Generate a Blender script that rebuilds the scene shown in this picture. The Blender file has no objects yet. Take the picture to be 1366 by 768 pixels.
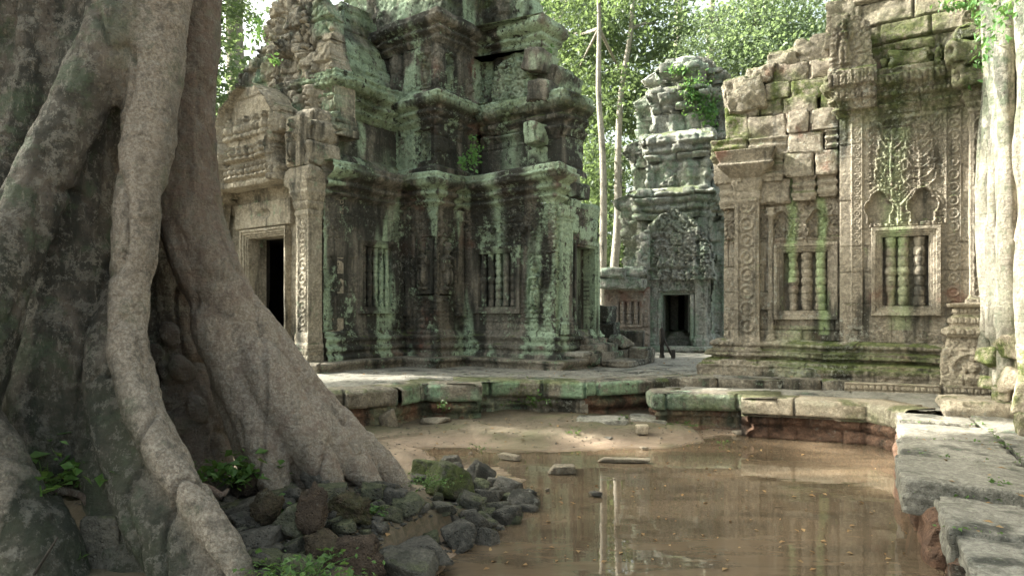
import bpy, math, random
import numpy as np
PI = math.pi
R = math.radians
scene = bpy.context.scene
COL = scene.collection
# ------------------------------------------------------------------ camera
EYE = 1.6; FPX = 900.0; HOR = 415.0; CX = 683.0
cam_d = bpy.data.cameras.new("camera"); cam = bpy.data.objects.new("camera", cam_d); COL.objects.link(cam)
cam.location = (0, 0, EYE); cam.rotation_euler = (PI/2, 0, 0)
cam_d.sensor_width = 36.0; cam_d.lens = FPX/1366*36; cam_d.shift_y = (HOR-384)/1366
cam_d.clip_start = 0.05; cam_d.clip_end = 2000
scene.camera = cam
# ------------------------------------------------------------------ light
SUN_AZ = math.atan2(0.30, -0.955)      # direction towards the sun, in plan
SUN_EL = R(36)
sunv = np.array([math.cos(SUN_AZ)*math.cos(SUN_EL), math.sin(SUN_AZ)*math.cos(SUN_EL), math.sin(SUN_EL)])
world = bpy.data.worlds.new("World"); scene.world = world; world.use_nodes = True
wn = world.node_tree.nodes; wl = world.node_tree.links
bg = wn["Background"]; sky = wn.new("ShaderNodeTexSky"); sky.sky_type = 'NISHITA'; sky.sun_disc = False
sky.sun_elevation = SUN_EL; sky.sun_rotation = PI/2 - SUN_AZ; sky.air_density = 1.0; sky.dust_density = 6.0; sky.ozone_density = 0.3
tin = wn.new('ShaderNodeMix'); tin.data_type = 'RGBA'; tin.blend_type = 'MULTIPLY'; tin.inputs[0].default_value = 1.0; tin.inputs[7].default_value = (.95, 1.0, .90, 1); hs = wn.new('ShaderNodeHueSaturation'); hs.inputs['Saturation'].default_value = .45; wl.new(sky.outputs[0], hs.inputs['Color']); wl.new(hs.outputs[0], tin.inputs[6]); wl.new(tin.outputs[2], bg.inputs[0]); bg.inputs[1].default_value = 0.128
sd = bpy.data.lights.new("sun", 'SUN'); sd.energy = 5.0; sd.angle = R(0.6); sd.color = (1.0, 0.965, 0.85)
so = bpy.data.objects.new("sun", sd); COL.objects.link(so)
from mathutils import Vector
so.rotation_euler = Vector(sunv.tolist()).to_track_quat('Z', 'Y').to_euler()
vs = scene.view_settings; vs.view_transform = 'Standard'; vs.look = 'None'; vs.gamma = 1.0; vs.exposure = 2.1; vs.use_curve_mapping = False
scene.cycles.max_bounces = 6; scene.cycles.diffuse_bounces = 3; scene.cycles.glossy_bounces = 3; scene.cycles.transmission_bounces = 4
scene.cycles.use_denoising = True

# ------------------------------------------------------------------ numpy noise
def _h(ix, iy, iz, seed):
    with np.errstate(over='ignore'):
        n = (ix.astype(np.uint32)*np.uint32(374761393) + iy.astype(np.uint32)*np.uint32(668265263) +
             iz.astype(np.uint32)*np.uint32(2147483647) + np.uint32((seed*1274126177) & 0xffffffff))
        n = (n ^ (n >> np.uint32(13)))*np.uint32(1274126177)
        n = (n ^ (n >> np.uint32(16)))*np.uint32(2246822519)
        n = n ^ (n >> np.uint32(15))
    return (n & np.uint32(0xffffff)).astype(np.float64)/float(0xffffff)
def rnd2(a, b, seed=0):
    a = np.asarray(a); b = np.asarray(b)
    a, b = np.broadcast_arrays(a, b)
    return _h(a.astype(np.int64), b.astype(np.int64), np.zeros(a.shape, np.int64), seed)
def vn(x, y, z, seed=0):
    x, y, z = np.broadcast_arrays(np.asarray(x, float), np.asarray(y, float), np.asarray(z, float))
    ix = np.floor(x).astype(np.int64); iy = np.floor(y).astype(np.int64); iz = np.floor(z).astype(np.int64)
    fx = x-ix; fy = y-iy; fz = z-iz
    fx = fx*fx*(3-2*fx); fy = fy*fy*(3-2*fy); fz = fz*fz*(3-2*fz)
    r = 0
    for dx in (0, 1):
        wx = fx if dx else 1-fx
        for dy in (0, 1):
            wy = fy if dy else 1-fy
            for dz in (0, 1):
                wz = fz if dz else 1-fz
                r = r + wx*wy*wz*_h(ix+dx, iy+dy, iz+dz, seed)
    return r*2-1
def fbm(x, y, z, o=4, seed=0, g=0.5):
    a = 1.0; t = 0; r = 0; f = 1.0
    for i in range(o):
        r = r + a*vn(x*f+i*7.3, y*f+i*3.1, z*f+i*5.7, seed+i); t += a; a *= g; f *= 2.03
    return r/t
def ss(a, b, x):
    t = np.clip((x-a)/(b-a), 0, 1); return t*t*(3-2*t)
# ------------------------------------------------------------------ pixel helpers (src pixels of a 1366 px wide frame) -> world
def pxd(px, D): return ((px-CX)/FPX*D, D)
def W3(px, py, D): return np.array([(px-CX)/FPX*D, D, EYE-(py-HOR)/FPX*D])
def gz(px, py, z):                      # the point at height z seen at px,py
    D = (EYE-z)*FPX/(py-HOR); return np.array([(px-CX)/FPX*D, D, z])
# ------------------------------------------------------------------ mesh making
def mk(name, V, F, mat, parent=None, smooth=True, attrs=None, label=None):
    V = np.asarray(V, float).reshape(-1, 3)
    if parent is not None:
        o = np.array(parent['_w']); V = V - o
    me = bpy.data.meshes.new(name)
    if isinstance(F, np.ndarray):
        k = F.shape[1]; nf = len(F); Ff = F.reshape(-1).astype(np.int32)
        me.vertices.add(len(V)); me.vertices.foreach_set('co', V.reshape(-1).astype(np.float32))
        me.loops.add(len(Ff)); me.loops.foreach_set('vertex_index', Ff)
        me.polygons.add(nf); me.polygons.foreach_set('loop_start', np.arange(0, nf*k, k, dtype=np.int32))
        try: me.polygons.foreach_set('loop_total', np.full(nf, k, dtype=np.int32))
        except Exception: pass
        me.update(calc_edges=True)
    else:
        me.from_pydata(V.tolist(), [], F); me.update()
    me.polygons.foreach_set('use_smooth', np.full(len(me.polygons), bool(smooth)))
    if attrs:
        for k_, v_ in attrs.items():
            at = me.attributes.new(k_, 'FLOAT', 'POINT'); at.data.foreach_set('value', np.asarray(v_, np.float32))
    if mat is not None: me.materials.append(mat)
    ob = bpy.data.objects.new(name, me); COL.objects.link(ob)
    if parent is not None: ob.parent = parent; ob['_w'] = list(parent['_w'])
    else: ob['_w'] = [0.0, 0.0, 0.0]
    if label: ob['label'] = label
    return ob
def thing(name, label, cat, loc=(0, 0, 0), group=None):
    o = bpy.data.objects.new(name, None); COL.objects.link(o); o.location = [float(c) for c in loc]
    o['_w'] = [float(c) for c in loc]; o['label'] = label; o['category'] = cat
    if group: o['group'] = group
    o.empty_display_size = 0.1
    return o
def tag(o, label, cat, group=None):
    o['label'] = label; o['category'] = cat
    if group: o['group'] = group
    return o
def rebase(o, loc):                      # a one-mesh thing: put its origin at loc
    l = np.array([float(c) for c in loc]); me = o.data; n = len(me.vertices)
    co = np.empty(n*3, np.float32); me.vertices.foreach_get('co', co); co = co.reshape(-1, 3)-l
    me.vertices.foreach_set('co', co.reshape(-1).astype(np.float32)); o.location = l.tolist(); o['_w'] = l.tolist(); me.update()
    return o
def struct(name, V, F, mat, smooth=True, attrs=None):
    o = mk(name, V, F, mat, None, smooth, attrs); o['kind'] = 'structure'; return o
class MB:
    def __init__(s): s.V = []; s.F = []; s.n = 0
    def add(s, V, F):
        V = np.asarray(V, float).reshape(-1, 3); s.V.append(V); s.F.append(np.asarray(F)+s.n); s.n += len(V); return s
    def build(s, name, mat, parent=None, smooth=True, attrs=None, label=None):
        return mk(name, np.vstack(s.V), np.vstack(s.F), mat, parent, smooth, attrs, label)
def gridF(nr, nc, wrap=False):
    i = np.arange(nr-1)[:, None]; j = np.arange(nc if wrap else nc-1)[None, :]
    j2 = (j+1) % nc
    a = i*nc+j; b = i*nc+j2; c = (i+1)*nc+j2; d = (i+1)*nc+j
    return np.stack([a, b, c, d], -1).reshape(-1, 4)

class Wall:
    """vertical plane from plan point p0 to p1; the outward side is on the right hand when walking p0->p1"""
    def __init__(s, p0, p1):
        s.p0 = np.array(p0, float)[:2]; s.p1 = np.array(p1, float)[:2]; v = s.p1-s.p0; s.L = float(np.hypot(*v)); s.d = v/s.L
        s.n = np.array([s.d[1], -s.d[0]])
    def pt(s, a, z, h=0.0):
        a, z, h = np.broadcast_arrays(np.asarray(a, float), np.asarray(z, float), np.asarray(h, float))
        return np.stack([s.p0[0]+s.d[0]*a+s.n[0]*h, s.p0[1]+s.d[1]*a+s.n[1]*h, z], -1)
    def sz(s, px, py, h=0.0):           # pixel -> (s, z) on the plane raised by h
        q = s.p0+s.n*h; k = (px-CX)/FPX
        a = (k*q[1]-q[0])/(s.d[0]-k*s.d[1]); D = q[1]+s.d[1]*a
        return float(a), float(EYE-(py-HOR)/FPX*D)
    def off(s, h): return Wall(s.p0+s.n*h, s.p1+s.n*h)

# relief plate on a wall: rectangular height field, closed round its edges
def plate(name, wall, s0, s1, z0, z1, fn, res, mat, parent, thick=0.25, mask=None, attrs=None, noise=0.004, label=None, lean=0.0, seed=3):
    nc = max(3, int(round((s1-s0)/res))+1); nr = max(3, int(round((z1-z0)/res))+1)
    S, Z = np.meshgrid(np.linspace(s0, s1, nc), np.linspace(z0, z1, nr))
    H = fn(S, Z) if callable(fn) else np.full(S.shape, float(fn))
    P = wall.pt(S, Z, H+lean*(Z-z0))
    if noise:
        nn = fbm(P[..., 0]*6, P[..., 1]*6, P[..., 2]*6, 3, seed)*noise*1.6+fbm(P[..., 0]*1.7, P[..., 1]*1.7, P[..., 2]*1.7, 2, seed+9)*noise*2
        P = P+np.array([wall.n[0], wall.n[1], 0])*nn[..., None]
    if mask is None:
        # ring back
        B = wall.pt(S, Z, -thick)
        idx = np.arange(nr*nc).reshape(nr, nc)
        per = np.concatenate([idx[0, :], idx[1:, -1], idx[-1, -2::-1], idx[-2:0:-1, 0]])
        Vb = B.reshape(-1, 3)[per]; n0 = nr*nc; m = len(per)
        j = np.arange(m); k = (j+1) % m
        Fs = np.stack([per[k], per[j], n0+j, n0+k], -1)
        V = np.vstack([P.reshape(-1, 3), Vb]); F = np.vstack([gridF(nr, nc), Fs])
    else:
        M = mask(S, Z); fm = M[:-1, :-1] & M[1:, :-1] & M[:-1, 1:] & M[1:, 1:]
        Fall = gridF(nr, nc).reshape(nr-1, nc-1, 4); Ff = Fall[fm]
        edges = {}
        e = np.concatenate([Ff[:, [0, 1]], Ff[:, [1, 2]], Ff[:, [2, 3]], Ff[:, [3, 0]]])
        key = np.minimum(e[:, 0], e[:, 1]).astype(np.int64)*(nr*nc)+np.maximum(e[:, 0], e[:, 1])
        u, inv, cnt = np.unique(key, return_inverse=True, return_counts=True)
        be = e[cnt[inv] == 1]
        B = wall.pt(S, Z, -thick).reshape(-1, 3)
        V = np.vstack([P.reshape(-1, 3), B]); N = nr*nc
        Fs = np.stack([be[:, 1], be[:, 0], be[:, 0]+N, be[:, 1]+N], -1)
        F = np.vstack([Ff, Fs])
        used = np.unique(F); rm = np.full(len(V), -1); rm[used] = np.arange(len(used)); V = V[used]; F = rm[F]
        at = None
        if attrs:
            A = attrs(V[:, 0], V[:, 1], V[:, 2]); at = A
        return mk(name, V, F, mat, parent, True, at, label)
    at = attrs(V[:, 0], V[:, 1], V[:, 2]) if attrs else None
    return mk(name, V, F, mat, parent, True, at, label)

# moulded sweep along a plan polyline: profile offset off(z), relief(k, s, z, L)
def sweep(name, poly, z0, z1, off, relief, res, mat, parent, closed=False, ledge=0.6, noise=0.006, attrs=None, coarse=None, bottom=True, topdome=0.0, label=None, resz=None, warp=0.0):
    P = [np.array(p, float)[:2] for p in poly]; n = len(P); ns = n if closed else n-1
    d = []; nn = []
    for i in range(ns):
        v = P[(i+1) % n]-P[i]; L = np.hypot(*v); d.append(v/L); nn.append(np.array([v[1]/L, -v[0]/L]))
    m = []
    for i in range(n):
        if closed: a, b = nn[(i-1) % n], nn[i]
        elif i == 0: a = b = nn[0]
        elif i == n-1: a = b = nn[-1]
        else: a, b = nn[i-1], nn[i]
        m.append((a+b)/max(0.3, 1+a@b))
    nr = max(2, int(round((z1-z0)/(resz or res)))+1); zz = np.linspace(z0, z1, nr)
    oz = off(zz)
    cols = []; 
    for k in range(ns):
        a = P[k]; b = P[(k+1) % n]; L = np.hypot(*(b-a)); rr = res if (coarse is None or k not in coarse) else res*6
        c = max(2, int(round(L/rr)))
        t = np.arange(c)/c if (closed or k < ns-1) else np.arange(c+1)/c
        A = a[None, :]+m[k][None, :]*oz[:, None]; B = b[None, :]+m[(k+1) % n][None, :]*oz[:, None]
        pts = A[:, None, :]*(1-t)[None, :, None]+B[:, None, :]*t[None, :, None]
        S, Z = np.meshgrid(t*L, zz)
        h = relief(k, S, Z, L) if relief else np.zeros(S.shape)
        nv = np.repeat(nn[k][None, None, :], nr, 0).repeat(len(t), 1).copy()
        nv[:, 0, :] = m[k]
        if not closed and k == ns-1: nv[:, -1, :] = m[n-1]
        xyz = np.concatenate([pts+nv*h[..., None], Z[..., None]], -1)
        if noise:
            q = fbm(xyz[..., 0]*5, xyz[..., 1]*5, xyz[..., 2]*5, 3, 11)*noise*1.6+fbm(xyz[..., 0]*1.3, xyz[..., 1]*1.3, xyz[..., 2]*1.3, 2, 17)*noise*2.5
            xyz[..., :2] += nv*q[..., None]
        cols.append(xyz)
    G = np.concatenate(cols, 1)
    if warp:
        G[..., 2] += fbm(G[..., 0]*1.5, G[..., 1]*1.5, G[..., 2]*0.7, 2, 5)*warp
    nc = G.shape[1]
    # ledge rows on top
    seg_m = []
    for k in range(ns):
        c = cols[k].shape[1]; t = np.linspace(0, 1, c, endpoint=(not closed and k == ns-1))
        seg_m.append(m[k][None]*(1-t)[:, None]+m[(k+1) % n][None]*t[:, None])
    mm = np.concatenate(seg_m, 0)
    rows = [G]
    top = G[-1]; 
    if closed:
        c0 = top.mean(0)
        for f, zf in ((0.12, .35), (0.3, .65), (0.6, .9), (1.0, 1.0)):
            r = top*(1-f)+c0[None]*f; r[:, 2] = top[:, 2]*(1-f)+c0[2]*f+topdome*zf; rows.append(r[None])
    else:
        for f in (0.02, 0.5, 1.0):
            r = top.copy(); r[:, :2] -= mm*(max(0.0, float(oz[-1]))+ledge)*f; r[:, 2] += 0.01*f+topdome*f; rows.append(r[None])
        r = rows[-1][0].copy(); r[:, 2] = z0; rows.append(r[None])
    G = np.concatenate(rows, 0)
    V = G.reshape(-1, 3); F = gridF(G.shape[0], nc, closed)
    at = attrs(V[:, 0], V[:, 1], V[:, 2]) if attrs else None
    return mk(name, V, F, mat, parent, True, at, label)

def profile(pts):
    zs = np.array([p[0] for p in pts], float); os_ = np.array([p[1] for p in pts], float)
    return lambda z: np.interp(z, zs, os_)

def rblock(c, half, rotz=0.0, tilt=(0, 0), rad=0.03, res=0.05, amp=0.01, seed=0, groove=None):
    hx, hy, hz = half; rad = min(rad, hx*.9, hy*.9, hz*.9)
    Vs = []; Fs = []; n0 = 0
    def ax(h): return max(2, int(math.ceil(2*h/res)))
    nx, ny, nz = ax(hx), ax(hy), ax(hz)
    for axis in range(3):
        for sg in (-1, 1):
            if axis == 0: a, b = ny, nz
            elif axis == 1: a, b = nz, nx
            else: a, b = nx, ny
            U, Vv = np.meshgrid(np.linspace(-1, 1, a+1), np.linspace(-1, 1, b+1))
            w = np.full(U.shape, float(sg))
            if sg < 0: U = -U
            p = {0: (w, U, Vv), 1: (Vv, w, U), 2: (U, Vv, w)}[axis]
            Vs.append(np.stack(p, -1).reshape(-1, 3)); Fs.append(gridF(b+1, a+1)+n0); n0 += (a+1)*(b+1)
    p = np.vstack(Vs); F = np.vstack(Fs)
    h = np.array([hx, hy, hz]); q = p*h; inner = h-rad; cl = np.clip(q, -inner, inner); dd = q-cl; ln = np.linalg.norm(dd, axis=1, keepdims=True)
    nrm = dd/np.maximum(ln, 1e-9); q = cl+nrm*rad
    if groove is not None:
        g = groove(q[:, 2]/hz); m = (np.abs(nrm[:, 2]) < .8)
        nh = nrm.copy(); nh[:, 2] = 0; q = q+nh*(g*m)[:, None]
    o = seed*13.7
    edge_ = (np.sort(np.abs(nrm), axis=1)[:, 1] > .25).astype(float); q = q-nrm*(edge_*(.9*amp+.012)*ss(.0, .35, fbm(q[:, 0]*5+o, q[:, 1]*5, q[:, 2]*5, 3, 13))*2.2)[:, None]
    q = q+nrm*(fbm(q[:, 0]*14+o, q[:, 1]*14, q[:, 2]*14, 3, 23)*.007)[:, None]
    q = q+nrm*(fbm(q[:, 0]*4+o, q[:, 1]*4, q[:, 2]*4, 3, seed % 91)[:, None]*amp*1.6+fbm(q[:, 0]*1.4+o, q[:, 1]*1.4, q[:, 2]*1.4, 2, 7)[:, None]*amp*2)
    cx, sx = math.cos(tilt[0]), math.sin(tilt[0]); cy, sy = math.cos(tilt[1]), math.sin(tilt[1]); cz, sz_ = math.cos(rotz), math.sin(rotz)
    Rx = np.array([[1, 0, 0], [0, cx, -sx], [0, sx, cx]]); Ry = np.array([[cy, 0, sy], [0, 1, 0], [-sy, 0, cy]]); Rz = np.array([[cz, -sz_, 0], [sz_, cz, 0], [0, 0, 1]])
    q = q@(Rz@Ry@Rx).T+np.array(c)
    return q, F

def tube(path, radii, seg=16, step=0.06, amp=0.0, seed=0, flat=None, cap=True):
    """path (n,3), radii (n,) ; Catmull-Rom resampled"""
    P = np.asarray(path, float); r = np.asarray(radii, float)
    if len(P) > 2:
        Q = []; rq = []
        Pe = np.vstack([2*P[0]-P[1], P, 2*P[-1]-P[-2]]); re = np.concatenate([[r[0]], r, [r[-1]]])
        for i in range(len(P)-1):
            L = np.linalg.norm(P[i+1]-P[i]); k = max(2, int(L/step)); t = np.arange(k)/k
            a, b, c, e = Pe[i], Pe[i+1], Pe[i+2], Pe[i+3]
            t1 = t[:, None]
            Q.append(.5*((2*b)+(-a+c)*t1+(2*a-5*b+4*c-e)*t1**2+(-a+3*b-3*c+e)*t1**3)); rq.append(r[i]*(1-t)+r[i+1]*t)
        P = np.vstack(Q+[P[-1:]]); r = np.concatenate(rq+[r[-1:]])
    T = np.gradient(P, axis=0); T /= np.linalg.norm(T, axis=1, keepdims=True)+1e-9
    if cap:
        P = np.vstack([P[:1], P, P[-1:]]); T = np.vstack([T[:1], T, T[-1:]]); r = np.concatenate([[.0005], r, [.0005]])
    up = np.array([0, 1, 0.]) if abs(T[0, 1]) < .8 else np.array([1., 0, 0])
    N = np.cross(T, up); N /= np.linalg.norm(N, axis=1, keepdims=True)+1e-9; B = np.cross(T, N)
    a = np.linspace(0, 2*PI, seg, endpoint=False)
    V = P[:, None]+r[:, None, None]*(np.cos(a)[None, :, None]*N[:, None]+np.sin(a)[None, :, None]*B[:, None])
    if amp:
        nn = fbm(V[..., 0]*3, V[..., 1]*3, V[..., 2]*1.5, 3, seed)
        V = P[:, None]+(V-P[:, None])*(1+amp*nn)[..., None]
    return V.reshape(-1, 3), gridF(len(P), seg, True)
def lathe(base, prof, seg=14, wall=None):
    """prof list of (z, r) ; base (x,y,z)"""
    p = np.array(prof, float); a = np.linspace(0, 2*PI, seg, endpoint=False)
    V = np.stack([base[0]+p[:, 1:2]*np.cos(a), base[1]+p[:, 1:2]*np.sin(a), np.repeat(base[2]+p[:, 0:1], seg, 1)], -1).reshape(-1, 3)
    return V, gridF(len(p), seg, True)[:, ::1]

# ------------------------------------------------------------------ relief vocabulary
def ashlar(s, z, seed=0, ch=.37, bl=.8, amp=.012, gap=.010, depth=.022):
    zz = z/ch+.18*np.sin(z*4.1+seed); row = np.floor(zz); fz = (zz-row)
    bw = bl*(.75+.5*rnd2(row, row*0+3, seed)); sp = s/bw+rnd2(row, row*0+1, seed)*5; colm = np.floor(sp); fs = sp-colm
    off = (rnd2(row, colm, seed+2)-.5)*2*amp; tilt = (rnd2(row, colm, seed+5)-.5)*amp*1.6*(fs-.5)+(rnd2(row, colm, seed+6)-.5)*amp*1.6*(fz-.5)
    e = np.minimum(np.minimum(fz, 1-fz)*ch, np.minimum(fs, 1-fs)*bw)
    return off+tilt-depth*(1-ss(0, gap*(1+.8*rnd2(row, colm, seed+8)), e))
def filigree(s, z, sc=9.0, amp=.02, seed=0):
    w1 = fbm(s*sc*.6, z*sc*.6, 0, 2, seed+1); w2 = fbm(s*sc*.6, z*sc*.6, 5, 2, seed+4)
    a = np.abs(vn(s*sc+w1*1.3, z*sc+w2*1.3, 3.3, seed)); b = np.abs(vn(s*sc*1.9+w2*1.6, z*sc*1.9, 8.3, seed+2))
    return amp*1.5*(ss(.03, .16, a)*.85+ss(.02, .3, b)*.35-.7)
def tapestry(s, z, p=.16, amp=.022, seed=0):
    """carved all-over pattern: linked circles with four-petalled flowers"""
    q = .03*fbm(s*2.5, z*2.5, 0*s, 2, seed); u_ = (s+q)/p; v_ = (z-q)/p
    fu = u_-np.floor(u_)-.5; fv = v_-np.floor(v_)-.5; r = np.hypot(fu, fv); th = np.arctan2(fv, fu)
    gu = u_+.5-np.floor(u_+.5)-.5; gv = v_+.5-np.floor(v_+.5)-.5; r2 = np.hypot(gu, gv)
    flower = ss(.0, .07, .30*(.55+.45*np.abs(np.cos(2*th)))-r); ring = np.exp(-((r-.42)/.05)**2); dot = ss(0, .06, .16-r2)
    wear = ss(-.45, .05, fbm(s*1.7, z*1.7, 3+0*s, 3, seed+3))
    return amp*(np.maximum(np.maximum(flower, ring*.8), dot)-.45)*(.25+.75*wear)
def rosettes(s, z, s0, s1, p=.17, amp=.02, ph=0.0):
    w = (s1-s0); x = (s-(s0+s1)/2); zz = (z+ph)/p; fz = (zz-np.floor(zz)-.5)*p
    r = np.sqrt(x**2+fz**2); rr = min(w, p)*.5
    ring = np.exp(-((r-rr*.72)/(rr*.16))**2)+.9*np.exp(-(r/(rr*.3))**2)
    ang = np.arctan2(fz, x); corner = ((r > rr*.95)*(.45+.4*np.cos(ang*4+z*30)))
    edge = np.exp(-((np.abs(x)-w*.47)/(w*.035))**2)
    inside = (s > s0) & (s < s1)
    return np.where(inside, amp*(ring*.9+corner*.5-.55)*(np.abs(x) < w*.44)+edge*amp*.6, 0)
def leafrow(s, z, z0, z1, p=.09, amp=.02):
    t = (z-z0)/(z1-z0); x = (s/p-np.floor(s/p)-.5)*2; 
    tip = 1-np.abs(x)**2*1.1-np.clip(t, 0, 1)**3
    return np.where((t > 0) & (t < 1), amp*(ss(0, .35, tip)-.25*(np.abs(x) < .12)), 0)
def dist_seg(s, z, pts):
    best = np.full(s.shape, 1e9)
    for (a, b) in zip(pts[:-1], pts[1:]):
        ax, az = a; bx, bz = b; vx, vz = bx-ax, bz-az; L2 = vx*vx+vz*vz+1e-12
        t = np.clip(((s-ax)*vx+(z-az)*vz)/L2, 0, 1)
        best = np.minimum(best, np.hypot(s-ax-vx*t, z-az-vz*t))
    return best
def ridge(s, z, pts, w=.02, amp=.02):
    return amp*np.exp(-(dist_seg(s, z, pts)/w)**2)
def figure_h(s, z, s0, z0, h, amp=.07, sit=False):
    """a small standing (or seated) carved figure as smooth bumps; s0 = centre, z0 = foot level"""
    x = (s-s0)/h; y = (z-z0)/h
    def e(cx, cy, rx, ry, a): 
        q = ((x-cx)/rx)**2+((y-cy)/ry)**2
        return a*np.sqrt(np.clip(1-q, 0, 1))
    if sit:
        L = [(0, .78, .10, .12, 1), (0, .93, .07, .10, .8), (0, .48, .17, .24, 1), (0, .16, .32, .14, .95), (-.2, .45, .06, .2, .7), (.2, .45, .06, .2, .7)]
    else:
        L = [(0, .84, .055, .065, 1.0), (0, .93, .045, .075, .8), (0, .76, .03, .05, .6), (0, .69, .105, .05, .75), (-.04, .665, .04, .035, 1.05), (.04, .665, .04, .035, 1.05),
             (0, .60, .065, .09, .75), (0, .49, .095, .07, .9), (-.04, .30, .055, .23, .85), (.045, .30, .055, .23, .85), (-.05, .05, .04, .05, .7), (.06, .05, .05, .04, .7),
             (-.125, .60, .025, .11, .7), (-.14, .47, .022, .1, .65), (.125, .61, .025, .1, .7), (.15, .68, .022, .10, .65), (.15, .79, .03, .03, .6), (0, .40, .12, .025, .8)]
    r = np.zeros(s.shape)
    for c in L: r = np.maximum(r, e(*c))
    return r*amp
def trefoil(s, z, s0, z0, w, h):
    """signed-ish field (<1 inside) of a pointed three-lobed arch"""
    x = (s-s0)/(w/2); y = (z-z0)/h
    body = np.maximum(np.abs(x)/.72, np.where(y < 0, 9, np.where(y > .55, 9, 0)))
    l1 = np.hypot((x-.38)/.60, (y-.5)/.26); l2 = np.hypot((x+.38)/.60, (y-.5)/.26); top = np.hypot(x/.62, (y-.66)/.36)
    return np.minimum(np.minimum(body, top), np.minimum(l1, l2))
class MBP(MB):
    """separate blocks: every block becomes a part of its own"""
    def parts(s, name, mat, parent, attrs=None):
        for V, F in zip(s.V, s.F0): mk(name, V, F, mat, parent, True, attrs(V[:, 0], V[:, 1], V[:, 2]) if attrs else None)
    def add(s, V, F):
        if not hasattr(s, 'F0'): s.F0 = []
        s.F0.append(np.asarray(F)); return MB.add(s, V, F)
# ------------------------------------------------------------------ materials
class NT:
    def __init__(s, name):
        s.m = bpy.data.materials.new(name); s.m.use_nodes = True; s.t = s.m.node_tree; s.n = s.t.nodes; s.l = s.t.links
        s.b = s.n["Principled BSDF"]; s.out = s.n["Material Output"]
        g = s.n.new("ShaderNodeNewGeometry"); s.pos = g.outputs['Position']; s.nor = g.outputs['Normal']
    def lk(s, a, b):
        if isinstance(a, (int, float)): b.default_value = a
        elif isinstance(a, tuple): b.default_value = (*a, 1.0)[:len(b.default_value)]
        else: s.l.new(a, b)
    def mapv(s, sc, loc=(0, 0, 0), src=None):
        m = s.n.new("ShaderNodeMapping"); s.l.new(src or s.pos, m.inputs[0]); m.inputs['Scale'].default_value = sc; m.inputs['Location'].default_value = loc; return m.outputs[0]
    def noise(s, scale, det=4, rough=.55, vec=None, dist=0.0, loc=None):
        t = s.n.new("ShaderNodeTexNoise"); t.inputs['Scale'].default_value = scale; t.inputs['Detail'].default_value = det; t.inputs['Roughness'].default_value = rough
        t.inputs['Distortion'].default_value = dist
        v = vec or s.pos
        if loc: v = s.mapv((1, 1, 1), loc, v)
        s.l.new(v, t.inputs['Vector']); return t.outputs['Fac']
    def vor(s, scale, vec=None, feat='F1', rnd=1.0):
        t = s.n.new("ShaderNodeTexVoronoi"); t.feature = feat; t.inputs['Scale'].default_value = scale; t.inputs['Randomness'].default_value = rnd
        s.l.new(vec or s.pos, t.inputs['Vector']); return t.outputs['Distance']
    def ramp(s, f, a, b, va=0.0, vb=1.0, smooth=True):
        m = s.n.new("ShaderNodeMapRange"); m.interpolation_type = 'SMOOTHSTEP' if smooth else 'LINEAR'
        s.lk(f, m.inputs[0]); m.inputs[1].default_value = a; m.inputs[2].default_value = b; m.inputs[3].default_value = va; m.inputs[4].default_value = vb; return m.outputs[0]
    def math(s, op, a, b=0.0, clamp=False):
        m = s.n.new("ShaderNodeMath"); m.operation = op; m.use_clamp = clamp; s.lk(a, m.inputs[0]); s.lk(b, m.inputs[1]); return m.outputs[0]
    def mix(s, f, a, b):
        m = s.n.new("ShaderNodeMix"); m.data_type = 'RGBA'; s.lk(f, m.inputs[0])
        for v, i in ((a, 6), (b, 7)):
            if isinstance(v, tuple): m.inputs[i].default_value = (*v, 1)
            else: s.l.new(v, m.inputs[i])
        return m.outputs[2]
    def attr(s, name):
        a = s.n.new("ShaderNodeAttribute"); a.attribute_name = name; return a.outputs['Fac']
    def rndobj(s): return s.n.new("ShaderNodeObjectInfo").outputs['Random']
    def nz(s):
        x = s.n.new("ShaderNodeSeparateXYZ"); s.l.new(s.nor, x.inputs[0]); return x.outputs[2]
    def pz(s):
        x = s.n.new("ShaderNodeSeparateXYZ"); s.l.new(s.pos, x.inputs[0]); return x.outputs[2]
    def bump(s, h, dist=.02, st=1.0, prev=None):
        b = s.n.new("ShaderNodeBump"); b.inputs['Distance'].default_value = dist; b.inputs['Strength'].default_value = st; s.lk(h, b.inputs['Height'])
        if prev is not None: s.l.new(prev, b.inputs['Normal'])
        s.l.new(b.outputs[0], s.b.inputs['Normal']); return b.outputs[0]
    def done(s, col, rough=.85, spec=.25):
        s.lk(col, s.b.inputs['Base Color']); s.lk(rough, s.b.inputs['Roughness']); s.b.inputs['Specular IOR Level'].default_value = spec; return s.m

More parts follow.
